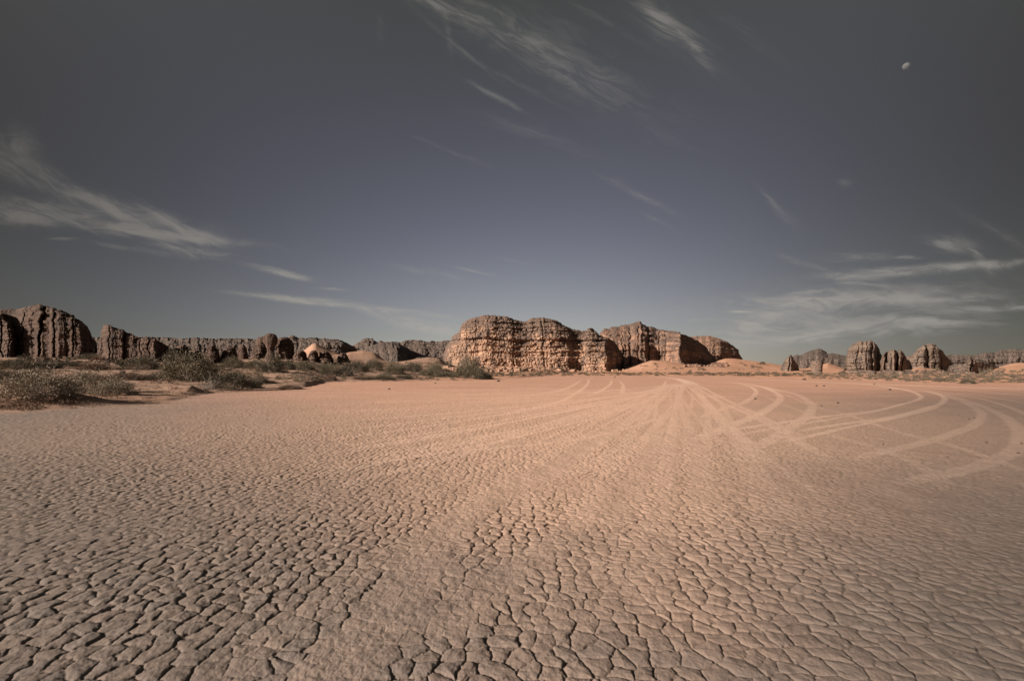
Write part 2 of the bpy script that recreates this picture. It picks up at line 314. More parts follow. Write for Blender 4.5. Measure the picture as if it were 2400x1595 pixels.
def build_ground():
    az1, az2 = math.atan((-240 - CX) / F), math.atan((2640 - CX) / F)
    a = np.linspace(az1, az2, 1120)
    rest = np.linspace(az2, az1 + 2 * math.pi, 60)[1:-1]
    A = np.concatenate([a, rest])
    def lg(a_, b_, k): return np.exp(np.arange(math.log(a_), math.log(b_), k))
    rr = np.concatenate([[.02, .6, 1.0, 1.3], lg(1.55, 13, .0022), lg(13, 50, .0052), lg(50, 900, .0075), lg(900, 14000, .05)])
    nr, nc = len(rr), len(A)
    Rr = np.repeat(rr, nc); Aa = np.tile(A, nr)
    x = Rr * np.sin(Aa); y = Rr * np.cos(Aa)
    front = np.cos(Aa) > .25
    px = np.where(front, CX + F * np.tan(np.where(front, Aa, 0)), np.where(np.sin(Aa) < 0, -2500, 5000)); D = np.where(front, y, Rr)
    z = np.zeros(len(x)); k = D > 15
    z[k] = terr(px[k], D[k])
    z = np.where(front, z, np.where(np.sin(Aa) < 0, 0, 0) * 1.0)
    z = z * (1 - sst(1200, 2500, Rr))
    e = edge(px); sand = sst(-.05, .10, (D - e) / e + .05 * fbm(x / 3, y / 3, o=3, seed=31)) * front
    # wheel marks
    tr = np.zeros(len(x)); near = np.nonzero(front & (Rr < 300))[0]; xs, ys = x[near], y[near]; acc = np.zeros(len(near))
    for P_, hw, st in T: paint(acc, xs, ys, P_, hw, st)
    tr[near] = acc
    fl = np.zeros(len(x)); near = np.nonzero(front & (Rr < 120))[0]; xs, ys = x[near], y[near]; acc = np.zeros(len(near))
    for P_, hw, st in FLAT: paint(acc, xs, ys, P_, hw, st, soft=.5)
    for P_, hw, st in T: paint(acc, xs, ys, P_, hw, st * .7)
    fl[near] = acc
    fl = np.clip(fl * (1.05 + .35 * fbm(x * 1.3, y * 1.3, o=3, seed=12)), 0, 1)
    # mud polygons
    m = np.nonzero((Rr < 60) & (Rr > 1) & front & (sand < .9))[0]
    X, Y, RR = x[m], y[m], Rr[m]
    wxx = X + .05 * fbm(X * 5, Y * 5, o=3, seed=21) + .006 * fbm(X * 40, Y * 40, o=2, seed=23); wyy = Y + .05 * fbm(X * 5, Y * 5, o=3, seed=22) + .006 * fbm(X * 40, Y * 40, o=2, seed=24)
    sc = 1 / .132
    yy = np.linspace(-1, 70, 3000); sy_ = .142 - .016 * sst(2.2, 7.5, yy); YI = np.concatenate([[0], np.cumsum(np.diff(yy) / sy_[1:])])
    sl = .142 - .016 * sst(2.2, 7.5, wyy); ed, ax, ay, idn = cells(wxx / sl, np.interp(wyy, yy, YI), 40, .37); ed = ed * sl; ax = ax * sl; ay = ay * sl
    patch = np.clip(.80 + .40 * fbm(X / 2.3, Y / 2.3, o=2, seed=51), .45, 1.1)
    relief = (1 - .78 * fl[m]) * (1 - sand[m]) * patch
    right = sst(-.2, 1.0, X / np.maximum(Y, .1)) # cells to the right lie flatter and smoother
    big_ = sl / .132; qd = np.clip(ed / (.060 * big_), 0, 1); dome = (qd * (2 - qd)) ** .75
    tx = (_h(np.floor(idn * 9973), idn * 0, idn * 0, 5) - .5); ty = (_h(np.floor(idn * 9973), idn * 0, idn * 0, 6) - .5)
    h = .0140 * big_ ** .6 * (dome - 1) + (ax * (tx + .2) + ay * ty) * .16 * (1 - .35 * right) + (idn - .5) * .008
    h = h + (.0075 - .0045 * right) * fbm(X * 24, Y * 24, o=5, seed=61, g=.62)
    crk = 1 - sst(.0015, .0065, ed + .003 * fbm(X * 30, Y * 30, o=2, seed=66))
    h = h - crk * .006
    # small hairline cracks within worn lanes
    e2, _a, _b, _i = cells(wxx * 11, wyy * 11, 77, .45); fine = (1 - sst(.0, .045, e2)) * sst(.1, .6, vn(X * 2.5, Y * 2.5, seed=70))
    rough = .009 * fbm(X * 18, Y * 18, o=5, seed=81, g=.68) + .012 * fbm(X * 3, Y * 3, o=2, seed=82)
    z[m] += .90 * h * relief + rough * (.5 + .5 * (1 - relief)) * (1 - .8 * sand[m]) - fine * .003 * (1 - sand[m])
    ck = np.zeros(len(x)); ck[m] = np.clip(crk * relief + fine * .3 * (1 - sand[m]), 0, 1)
    cid = np.full(len(x), .5); cid[m] = .5 + (idn - .5) * np.clip(relief, 0, 1)
    # loose sand on the worn fan of tracks, plus lens vignette painted as a brighter middle
    hub = np.array(gp(1590, 905)); q = np.hypot((x - 3) / 16, (y - 24) / 26)
    dust_vignette = np.exp(-q ** 2 * 1.1) * front * sst(3.5, 13, y)
    qq = np.abs(x - .6 - y * .03) / (.3 + .35 * np.abs(y) ** 1.2) ; pale = sst(1.9, 6.0, y + 1.2 * fbm(x / 1.5, y / 1.5, o=3, seed=91)) * np.exp(-(qq + .22 * fbm(x / 2.5, y / 4, o=3, seed=93)) ** 2 * .95) * front  # greyer sides and near ground: partly lens vignette painted into the mud colour
    V = np.stack([x, y, z], -1)
    me = grid_mesh("ground", V, nr, nc, wrap=True, attrs=dict(sand=sand, track=tr, crack=ck, cell=cid, dust_vignette=dust_vignette, pale=pale, worn=fl))
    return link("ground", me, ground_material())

def ground_material():
    m = bpy.data.materials.new("cracked_mud_and_sand"); m.use_nodes = True; n = NT(m.node_tree); b = n.n['Principled BSDF']
    tc = n.n.new('ShaderNodeNewGeometry').outputs['Position']
    sand = n.attr('sand')['Fac']; tr = n.attr('track')['Fac']; ck = n.attr('crack')['Fac']; cid = n.attr('cell')['Fac']; du = n.attr('dust_vignette')['Fac']; wo = n.attr('worn')['Fac']
    big = n.noise(tc, .12, 4, .6); mid = n.noise(tc, 2.2, 5, .65); fine = n.noise(tc, 28, 5, .7)
    flat = n.scale(tc, (.25, 1.0, 1.0)); sweep = n.noise(flat, .35, 5, .6)
    px_, py_, pz_ = n.sep(tc)
    pale = n.attr('pale')['Fac']
    mud = n.mix(n.mapr(mid, .3, .7), (.150, .120, .104), (.200, .156, .132))
    mud = n.mix(n.mapr(cid, .1, .9, 0, .5), mud, (.16, .14, .13))
    farc = n.mix(n.mapr(sweep, .35, .65), (.52, .288, .20), (.61, .35, .252))
    mid_t = n.mix(n.mapr(n.m('ADD', py_, n.m('MULTIPLY', n.m('SUBTRACT', big, .5), 14)), 8, 34), (.45, .295, .22), farc)
    mud = n.mix(n.m('MULTIPLY', n.mapr(n.m('ADD', px_, n.m('MULTIPLY', n.m('SUBTRACT', big, .5), 6)), .0, 4.5), .8), mud, n.mix(.55, mud, (.05, .045, .044)))  # mud darkened toward the right, a lens vignette painted into its colour
    mud = n.mix(n.m('MULTIPLY', pale, .92), mud, mid_t)
    mud = n.mix(n.m('MULTIPLY', n.m('MULTIPLY', n.m('MULTIPLY', wo, n.m('SUBTRACT', 1.0, tr)), n.mapr(mid, .25, .7, .3, .8)), n.mapr(py_, 22, 12)), mud, n.mix(.35, n.scale(mud, (1.2, 1.2, 1.2)), (.42, .30, .235)))
    mud = n.mix(n.m('MULTIPLY', n.mapr(py_, 18, 60), .8), mud, farc)
    mud = n.mix(n.m('MULTIPLY', du, .45), mud, (.70, .445, .315))
    mud = n.mix(n.m('MULTIPLY', tr, n.mapr(mid, .2, .7, .6, 1.0)), mud, n.mix(n.mapr(py_, 26, 60), n.mix(.16, n.scale(mud, (1.34, 1.34, 1.36)), (.62, .47, .37)), (.80, .56, .42)))
    snd = n.mix(n.mapr(n.noise(tc, .05, 4, .6), .35, .65), (.47, .245, .155), (.54, .30, .20))
    snd = n.mix(n.mapr(n.noise(tc, .5, 6, .7), .5, .75, 0, .55), snd, (.36, .235, .17))
    soil = n.m('MULTIPLY', n.mapr(px_, -3, -30), n.mapr(py_, 560, 90, .45, 1)); snd = n.mix(n.m('MULTIPLY', soil, .8), snd, n.mix(n.mapr(mid, .3, .7), (.19, .13, .10), (.34, .225, .165)))
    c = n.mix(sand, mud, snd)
    c = n.mix(n.m('MULTIPLY', ck, .42), c, (.11, .08, .062))
    c = n.mix(n.mapr(fine, .3, .75, .0, .22), c, (.20, .15, .12))
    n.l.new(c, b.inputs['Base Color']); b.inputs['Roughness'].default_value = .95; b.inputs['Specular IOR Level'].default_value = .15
    # small relief: grain close by, matted clods farther off
    bp = n.n.new('ShaderNodeBump'); bp.inputs['Strength'].default_value = .55; bp.inputs['Distance'].default_value = .012
    hgt = n.m('ADD', n.noise(n.scale(tc, (1, 1, 1)), 22, 6, .75), n.m('MULTIPLY', n.noise(tc, 90, 3, .7), .35))
    n.l.new(hgt, bp.inputs['Height'])
    bp2 = n.n.new('ShaderNodeBump'); bp2.inputs['Distance'].default_value = .10
    vor = n.n.new('ShaderNodeTexVoronoi'); vor.feature = 'DISTANCE_TO_EDGE'; vor.inputs['Scale'].default_value = 4.2; n.l.new(tc, vor.inputs['Vector'])
    hh = n.m('ADD', n.mapr(vor.outputs['Distance'], 0, .12), n.m('MULTIPLY', n.noise(tc, 1.1, 5, .7), 1.2))
    n.l.new(hh, bp2.inputs['Height'])
    n.l.new(n.m('MULTIPLY', n.mapr(py_, 38, 60, 0, .5), n.m('SUBTRACT', 1, n.m('MULTIPLY', sand, .3))), bp2.inputs['Strength'])
    n.l.new(bp.outputs[0], bp2.inputs['Normal']); n.l.new(bp2.outputs[0], b.inputs['Normal'])
    return m
g_obj = build_ground(); g_obj['kind'] = 'structure'

# ---------------------------------------------------------------- rock formations
def rock_material(name, light, dark, varnish=.5, pale=None, scale=1.0):
    m = bpy.data.materials.new(name); m.use_nodes = True; n = NT(m.node_tree); b = n.n['Principled BSDF']
    pos = n.n.new('ShaderNodeTexCoord').outputs['Object']; pos = n.scale(pos, (scale,) * 3)
    wv = n.scale(pos, (.02, .02, .55)); strata = n.noise(wv, 1.0, 6, .7, .3)
    blot = n.noise(pos, .09, 5, .65, .4); sm = n.noise(pos, .9, 5, .7)
    st = n.noise(n.scale(pos, (.5, .5, .035)), 1.0, 5, .65, .3)       # run-down streaks of desert varnish
    c = n.mix(n.mapr(strata, .35, .65), light, tuple(v * .72 for v in light))
    seam_shade = n.noise(n.vm('ADD', n.scale(pos, (.035, .035, 1.1)), n.scale(n.noise(pos, .12, 2, .5, out=1), (.8, .8, .8))), 1.0, 3, .6); c = n.mix(n.mapr(n.m('ABSOLUTE', n.m('SUBTRACT', seam_shade, .5)), .0, .05, .75, 0), c, tuple(v * .32 for v in light))  # dark bedding lines painted in for the shade under overhanging ledges
    c = n.mix(n.mapr(sm, .35, .7, 0, .45), c, pale or tuple(min(1, v * 1.18) for v in light))
    vf = n.m('ADD', n.m('MULTIPLY', blot, .65), n.m('MULTIPLY', st, .5))
    _x, _y, nz = n.sep(n.n.new('ShaderNodeNewGeometry').outputs['Normal'])
    vf = n.m('ADD', vf, n.attr('top')['Fac'])
    vf = n.m('ADD', vf, n.m('MULTIPLY', n.m('SUBTRACT', sm, .5), .25))
    c = n.mix(n.mapr(vf, .74 - varnish * .4, .90 - varnish * .4, 0, .92), c, dark)
    n.l.new(c, b.inputs['Base Color']); b.inputs['Roughness'].default_value = .93; b.inputs['Specular IOR Level'].default_value = .2
    bp = n.n.new('ShaderNodeBump'); bp.inputs['Strength'].default_value = .8; bp.inputs['Distance'].default_value = 1.0 / scale
    vo = n.n.new('ShaderNodeTexVoronoi'); vo.feature = 'DISTANCE_TO_EDGE'; vo.inputs['Scale'].default_value = 1.0
    n.l.new(n.vm('ADD', n.scale(pos, (.33, .33, .5)), n.scale(n.noise(pos, .5, 3, .6, out=1), (.9, .9, .9))), vo.inputs['Vector'])
    hh = n.m('ADD', n.m('MULTIPLY', n.noise(n.scale(pos, (.3, .3, 1.0)), 1.0, 6, .72), 1.1), n.m('MULTIPLY', n.mapr(vo.outputs['Distance'], 0, .10), .30))
    n.l.new(hh, bp.inputs['Height']); n.l.new(bp.outputs[0], b.inputs['Normal'])
    return m
M_butte = rock_material("pink_sandstone", (.45, .275, .188), (.13, .09, .073), .50)
M_butte2 = rock_material("brown_sandstone", (.34, .20, .138), (.115, .08, .066), .60)
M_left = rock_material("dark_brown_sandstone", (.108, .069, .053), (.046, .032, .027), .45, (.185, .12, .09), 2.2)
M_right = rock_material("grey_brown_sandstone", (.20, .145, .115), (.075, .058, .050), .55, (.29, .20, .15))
M_far = rock_material("far_grey_rock", (.14, .105, .088), (.075, .060, .054), .55, None, .6)

def rock(name, D, sky_, base, front=(), joints=(), prof=None, thick=40, mat=None, butt=.6, strata=.9, cols=.8, colw=16, lump=1.6, seed=1, step=1.1, label=None, cat='rock formation', dv=1.0, res=1.0, zj=.6, topv=.12):
    """A rock wall with real thickness. sky_: skyline (px, py); front: (px, metres nearer or farther than D);
    joints: (px at top, px at foot, half width in px, depth in m). Columns of vertices fan out from the viewpoint's side so the outline is kept."""
    sp = np.array([s_[0] for s_ in sky_], float); sy = np.array([s_[1] for s_ in sky_], float)
    px = np.arange(sp[0], sp[-1] + step * .5, step); nc = len(px)
    mpp = D / F
    if mat is M_right: zj *= 1.8
    if mat in (M_far, M_butte): zj *= 1.4
    top = np.interp(px, sp, sy) + zj * (1.4 * fbm(px / (3.2 / mpp * .33 + 2), px * 0, o=3, seed=seed + 70) + 1.5 * (_h(np.floor(px / 5.5 + .4 * vn(px / 9, px * 0, seed=3)), px * 0, px * 0, seed + 71) - .5)) * np.clip((px - sp[0]) / 8, 0, 1) * np.clip((sp[-1] - px) / 8, 0, 1)
    fo = np.interp(px, [f[0] for f in front], [f[1] for f in front]) if front else np.zeros(nc)
    kk = np.exp(-(np.arange(-12, 13) * step / 2.0) ** 2); fo = np.convolve(np.pad(fo, 12, 'edge'), kk / kk.sum(), 'valid')
    wd_ = max(sp[-1] - sp[0], 1); fo = fo + (D / 330.0) * min(1, wd_ / 120) * 5.0 * butt * fbm(px / 34.0 + seed, px * 0, o=4, seed=seed + 15, g=.6)
    H = max((base - sy.min()) * mpp, 2)
    prof = prof or [(0, 0), (.5, .06), (.75, .14), (.9, .26), (.97, .42), (1, .62)]
    pt = np.array([p[0] for p in prof]); pd = np.array([p[1] for p in prof])
    nf = int(max(30, (base - sy.min()) / step * 1.15 * res)); L = np.concatenate([[0], np.cumsum(np.hypot(np.diff(pt), np.diff(pd) * .8))]); tt = np.linspace(0, L[-1], nf)
    tf = np.interp(tt, L, pt); df = np.interp(tt, L, pd)
    t = np.concatenate([tf, np.full(14, 1.0), np.linspace(1, 0, 16)[1:]])
    d = np.concatenate([df * H, pd[-1] * H + np.linspace(0, thick, 15)[1:], pd[-1] * H + thick + np.linspace(0, .25 * H, 16)[1:]])
    isf = np.concatenate([np.ones(nf), np.linspace(1, .3, 14), np.full(15, .3)])
    nr = len(t)
    PX = np.tile(px, nr); TT = np.repeat(t, nc); DD = np.repeat(d, nc); IS = np.repeat(isf, nc); TOP = np.tile(top, nr); 
    sh = 5.0 * fbm(TT * 4.0, PX / 60.0, o=5, seed=seed + 16, g=.65) * min(1, wd_ / 150); FO = np.interp(PX + sh, px, fo)
    col_h = (base - TOP) * mpp; rel = np.clip(col_h / H, 0.05, 1)
    # real height of the skyline at the depth at which it stands
    ydep0 = D + FO * sst(0, .35, rel) + DD * (.35 + .65 * rel)
    ysky = D + FO * sst(0, .35, rel) + pd[-1] * H * (.35 + .65 * rel)
    ztop = CH + (HY - TOP) / F * ysky; zb = CH + (HY - base) / F * D - H * .06
    ztop = np.maximum(ztop, zb + .1)
    z = zb + TT * (ztop - zb)
    x0 = (PX - CX) / F * D
    s_ = D / 330.0 * dv
    lo = fbm(x0 / (30 * s_), z / (30 * s_), seed * 1.7 + x0 * 0, 3, seed)
    zw = z + 2.2 * s_ * lo + .5 * s_ * vn(x0 / (6 * s_), z / (9 * s_), seed=seed + 3)
    # strata ledges of uneven thickness
    def ledge(q, sd_):
        i = np.floor(q); f = q - i; a = _h(i, i * 0, i * 0, sd_) ; b2 = _h(i + 1, i * 0, i * 0, sd_); return a + (b2 - a) * sst(.78, 1.0, f) - .35 * np.exp(-((f - .9) / .08) ** 2)
    vary = .55 + .7 * np.clip(.5 + fbm(x0 / (22 * s_), z / (14 * s_), o=2, seed=seed + 90), 0, 1)
    ds = strata * s_ * vary * (2.7 * (ledge(zw / (4.6 * s_), seed + 11) - .5) + 1.3 * (ledge(zw / (1.7 * s_), seed + 12) - .5))
    # upright joints and rounded columns between them
    xw = x0 + 2.5 * s_ * lo + .12 * (z - zb) * vn(x0 / (40 * s_), x0 * 0, seed=seed + 44) + .9 * s_ * vn(z / (5 * s_), x0 / (9 * s_), seed=seed + 45)
    def colm(q, sd_):
        i = np.floor(q); best = np.full(q.shape, 9.); sec = best.copy()
        for k in (-1, 0, 1):
            c_ = i + k + .5 + (_h(i + k, i * 0, i * 0, sd_) - .5) * .8; a = np.abs(q - c_); sec = np.where(a < best, best, np.minimum(sec, a)); best = np.minimum(best, a)
        return (sec - best)
    c1 = colm(xw / (colw * s_), seed + 31); c2 = colm(xw / (colw * .33 * s_), seed + 32)
    dc = cols * s_ * .62 * (3.4 * (1 - np.sqrt(np.clip(c1 * 1.6, 0, 1))) + 1.2 * (1 - np.sqrt(np.clip(c2 * 2.2, 0, 1))))
    # blocks
    e3, _a, _b, idb = cells(xw / (3.0 * s_), zw / (2.1 * s_), seed + 50, .4)
    e4, _a, _b, idc = cells(xw / (9.0 * s_), zw / (5.5 * s_), seed + 55, .42)
    db = s_ * 1.25 * strata * (idc - .5) * sst(0, .06, e4) + s_ * 1.1 * strata * (1.1 * (idb - .5) + .8 * (1 - sst(0, .14, e3))) * vary
    dl = lump * s_ * (2.2 * lo + 1.0 * fbm(x0 / (7 * s_), z / (6 * s_), DD / (7 * s_), 4, seed + 7, .6))
    dj = 0
    for (ja, jb, jw, jd) in joints:
        cxp = ja + (jb - ja) * (1 - TT) + 1.2 * vn(z / (4 * s_), z * 0, seed=int(ja)); dj = dj + (.6 if mat is M_left else 1) * jd * np.exp(-((PX - cxp) / jw) ** 2) * sst(1.02, .8, TT)
    y = ydep0 + (ds + dc + db + dl * .8 + dj) * IS * np.clip(rel * 1.6, .1, 1)
    y = np.maximum(y, D * .80)
    z = z + s_ * .5 * fbm(x0 / (3 * s_), y / (3 * s_), z / (3 * s_), 2, seed + 60) * (TT > .02) * (TT < .97)
    led2 = ledge(zw / (3.1 * s_), seed + 13) - .5
    X = (PX - CX) / F * y + s_ * (1.5 * fbm(z / (5 * s_), y / (9 * s_), o=3, seed=seed + 80, g=.6) + .9 * led2 * np.sign(PX - sp.mean())) * sst(0, .12, TT) * np.clip(np.minimum(wd_ * mpp / (14 * s_), 1), .3, 1)
    topf = (TT ** 3) * topv + .06 * lo
    ox, oy = (sp.mean() - CX) / F * D, D; oz = float(zb[0]) if np.ndim(zb) else float(zb)
    V = np.stack([X - ox, y - oy, z - oz], -1)
    me = grid_mesh(name, V, nr, nc, attrs=dict(top=topf))
    o = link(name, me, mat, (ox, oy, oz))
    tag(o, label, cat)
    return o

# centre: the great pink butte
rock("sandstone_butte", 330, [(1030, 872), (1034, 863), (1041, 839), (1044, 819), (1049, 808), (1059, 795), (1061, 788), (1075, 780), (1078, 770), (1086, 759), (1095, 751), (1108, 745), (1129, 739), (1152, 738.5), (1186, 741), (1200, 745), (1203, 749),
     (1225, 754), (1237, 751), (1242, 746), (1264, 743), (1285, 746), (1303, 751), (1307, 755), (1322, 763), (1336, 769.5), (1349, 773), (1361, 774.5), (1373, 774), (1380, 769), (1386, 769), (1397, 776), (1402, 785), (1423, 792), (1434, 797), (1441, 803), (1449, 815), (1458, 824), (1461, 836), (1464, 860), (1468, 872)], 872,
     front=[(1030, 26), (1050, 12), (1100, 3), (1150, 0), (1200, 1), (1222, 3), (1236, 2), (1260, 0), (1300, -3), (1318, -3), (1332, -2), (1342, 4), (1354, 6), (1366, 4), (1376, 0), (1390, -1), (1408, -4), (1420, -6), (1427, -1), (1445, 16), (1468, 40)],
     joints=[(1205, 1203, .9, 2.2), (1232, 1238, .9, 1.2), (1252, 1238, .8, 1.0), (1095, 1092, .9, 1.2), (1117, 1110, .9, 1.2), (1268, 1278, 1.1, 2.5), (1172, 1168, .9, 1)],
     prof=[(0, -.16), (.05, -.06), (.09, .0), (.30, .03), (.33, .055), (.52, .09), (.54, .13), (.66, .17), (.69, .23), (.80, .33), (.88, .45), (.94, .60), (.98, .80), (1, 1.0)], thick=60, mat=M_butte, butt=.4, strata=1.35, cols=.08, colw=20, lump=1.0, seed=11, step=1.0,
     label="large pink sandstone butte with layered ledges and rounded top, left of the central pair", topv=.27)
# centre right: second butte with tall rounded columns and the big shaded face
rock("sandstone_butte", 430, [(1398, 790), (1405, 785), (1408, 778), (1415, 769), (1427, 769), (1433, 765), (1453, 765), (1455, 761.5), (1472, 759.6), (1481, 757), (1484, 756), (1496, 752), (1501.5, 752), (1504, 758), (1512, 761.5), (1514, 765), (1528, 765), (1537, 770), (1552, 772.5), (1571, 775), (1593, 778), (1594, 782), (1607, 785), (1616, 789), (1636, 796), (1645, 806), (1657, 817), (1670, 832), (1679, 844), (1687, 851.5), (1696, 858), (1708, 868)], 868,
     front=[(1398, 10), (1440, 8), (1461, 5), (1479, 9), (1481, 3), (1497, 5), (1500, -5), (1512, -6), (1520, 1), (1535, 7), (1552, 4), (1562, 0), (1577, -7), (1588, -12), (1594, -13), (1604, 0), (1622, 20), (1645, 38), (1670, 48), (1708, 55)],
     joints=[(1474, 1479, 1.2, 4), (1494, 1497, 1.2, 5), (1519, 1522, 1.6, 4), (1456, 1463, 1.2, 3), (1545, 1546, 2, 2), (1560, 1560, 1.5, 2)],
     prof=[(0, -.08), (.1, 0), (.52, .07), (.56, .11), (.60, .38), (.68, .48), (.74, .72), (.80, .80), (.84, 1.0), (.93, 1.15), (.96, 1.35), (1, 1.5)], thick=60, mat=M_butte2, strata=.7, cols=.42, colw=20, lump=1.1, seed=23, step=1.0,
     label="brown sandstone butte with tall rounded columns and a big shaded face behind the orange dune", topv=.1)
rock("sandstone_dome", 580, [(1585, 800), (1600, 793), (1611, 789), (1621, 788), (1632, 787), (1662, 787), (1674, 789), (1685, 792), (1696, 797), (1708, 803), (1721, 811), (1728, 818), (1730, 826), (1736, 834), (1740, 843), (1746, 856)], 858,
     front=[(1585, -5), (1640, -8), (1690, -4), (1700, 6), (1722, 22), (1746, 60)], prof=[(0, -.05), (.4, .06), (.55, .2), (.75, .6), (.9, 1.1), (1, 1.6)], thick=80, mat=M_butte2, strata=.6, cols=.42, colw=12, lump=1.2, seed=31, step=1.0,
     label="rounded rock dome at the right end of the central buttes, falling steeply to the dune", topv=-.05)
# left
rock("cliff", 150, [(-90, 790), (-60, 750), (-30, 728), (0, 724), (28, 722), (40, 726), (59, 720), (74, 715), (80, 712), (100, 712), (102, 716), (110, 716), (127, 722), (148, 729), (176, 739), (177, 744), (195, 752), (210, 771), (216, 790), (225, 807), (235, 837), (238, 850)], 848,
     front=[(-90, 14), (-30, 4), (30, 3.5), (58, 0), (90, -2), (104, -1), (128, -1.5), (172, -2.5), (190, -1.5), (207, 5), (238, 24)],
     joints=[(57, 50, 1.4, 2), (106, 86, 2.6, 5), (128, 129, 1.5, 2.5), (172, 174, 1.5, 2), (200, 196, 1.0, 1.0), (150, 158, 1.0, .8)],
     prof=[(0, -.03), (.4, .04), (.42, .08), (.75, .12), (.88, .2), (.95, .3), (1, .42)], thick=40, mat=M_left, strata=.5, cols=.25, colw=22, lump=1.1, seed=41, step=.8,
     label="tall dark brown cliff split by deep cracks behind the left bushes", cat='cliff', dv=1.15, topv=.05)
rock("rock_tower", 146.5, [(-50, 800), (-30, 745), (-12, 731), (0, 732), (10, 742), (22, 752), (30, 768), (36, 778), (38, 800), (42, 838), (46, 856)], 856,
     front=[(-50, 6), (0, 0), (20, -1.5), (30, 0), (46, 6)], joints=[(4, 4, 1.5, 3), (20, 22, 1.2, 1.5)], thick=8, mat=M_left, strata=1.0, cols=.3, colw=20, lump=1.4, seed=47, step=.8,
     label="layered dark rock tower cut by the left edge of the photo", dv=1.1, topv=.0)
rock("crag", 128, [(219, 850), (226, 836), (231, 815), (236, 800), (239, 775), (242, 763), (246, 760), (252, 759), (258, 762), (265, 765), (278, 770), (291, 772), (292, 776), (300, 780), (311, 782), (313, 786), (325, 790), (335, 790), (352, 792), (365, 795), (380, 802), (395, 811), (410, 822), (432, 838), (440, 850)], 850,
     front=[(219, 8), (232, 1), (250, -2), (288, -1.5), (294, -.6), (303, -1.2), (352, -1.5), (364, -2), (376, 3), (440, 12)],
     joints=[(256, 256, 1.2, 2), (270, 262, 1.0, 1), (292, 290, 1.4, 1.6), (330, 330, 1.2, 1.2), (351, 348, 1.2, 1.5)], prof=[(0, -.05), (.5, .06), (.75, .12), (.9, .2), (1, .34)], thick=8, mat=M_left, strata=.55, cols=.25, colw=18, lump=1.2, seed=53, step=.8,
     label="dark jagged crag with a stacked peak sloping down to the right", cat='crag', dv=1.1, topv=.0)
# far plateau behind the left pinnacles
rock("plateau", 620, [(180, 796), (217, 791), (260, 790), (340, 790), (400, 790), (430, 793), (460, 790), (500, 793), (560, 792), (600, 794), (650, 792), (676, 791), (680, 786), (690, 786), (698, 791), (760, 793), (790, 795), (802, 797), (812, 802), (822, 808), (832, 814), (838, 822), (846, 840)], 842,
     front=[(180, 0), (430, -20), (600, 10), (760, -10), (800, -5), (846, 60)], prof=[(0, -1.2), (.35, -.6), (.6, 0), (.8, .35), (.86, .8), (1, 1.2)], thick=120, mat=M_far, strata=1.1, cols=.3, colw=14, lump=2.6, seed=61, step=1.2,
     label="long low dark plateau on the skyline behind the left pinnacles", cat='plateau', topv=-.1)
rock("mesa", 800, [(808, 830), (815, 815), (830, 806), (848, 796), (851, 793), (872, 793), (876, 798), (885, 802), (890, 798), (897, 801), (925, 801), (943, 802), (948, 797), (965, 796), (985, 797), (990, 799), (1000, 801), (1010, 799), (1030, 800), (1045, 797), (1060, 797), (1075, 810), (1090, 840)], 846,
     front=[(808, 0), (1090, 0)], prof=[(0, -.8), (.3, -.2), (.5, .1), (.68, .4), (.72, .45), (.85, .9), (.9, .95), (1, 1.2)], thick=120, mat=M_far, strata=1.2, cols=.3, colw=14, lump=2.2, seed=67, step=1.2,
     label="far mesa with small flat caps between the plateau and the central butte", cat='mesa', topv=-.25)
rock("dark_hill", 470, [(835, 842), (845, 826), (860, 813), (880, 806), (905, 803), (935, 804), (950, 811), (963, 820), (980, 827), (1000, 836), (1010, 844)], 850,
     front=[(835, 5), (930, -5), (950, 5), (1010, 50)], prof=[(0, -.3), (.3, 0), (.55, .4), (.8, .9), (1, 1.6)], thick=50, mat=M_far, strata=.5, cols=.8, colw=9, lump=1.4, seed=71, step=1.1,
     label="dark rounded hill left of the great pink butte with sand at its foot", cat='hill', topv=0)
rock("dark_hill", 440, [(955, 848), (975, 838), (1000, 835), (1030, 838), (1060, 842), (1075, 850)], 856, front=[(955, 0), (1075, 20)], thick=30, mat=M_far, strata=.5, cols=.5, colw=9, lump=1.2, seed=73, step=1.2,
     label="low dark outcrop at the left foot of the great pink butte", cat='outcrop')
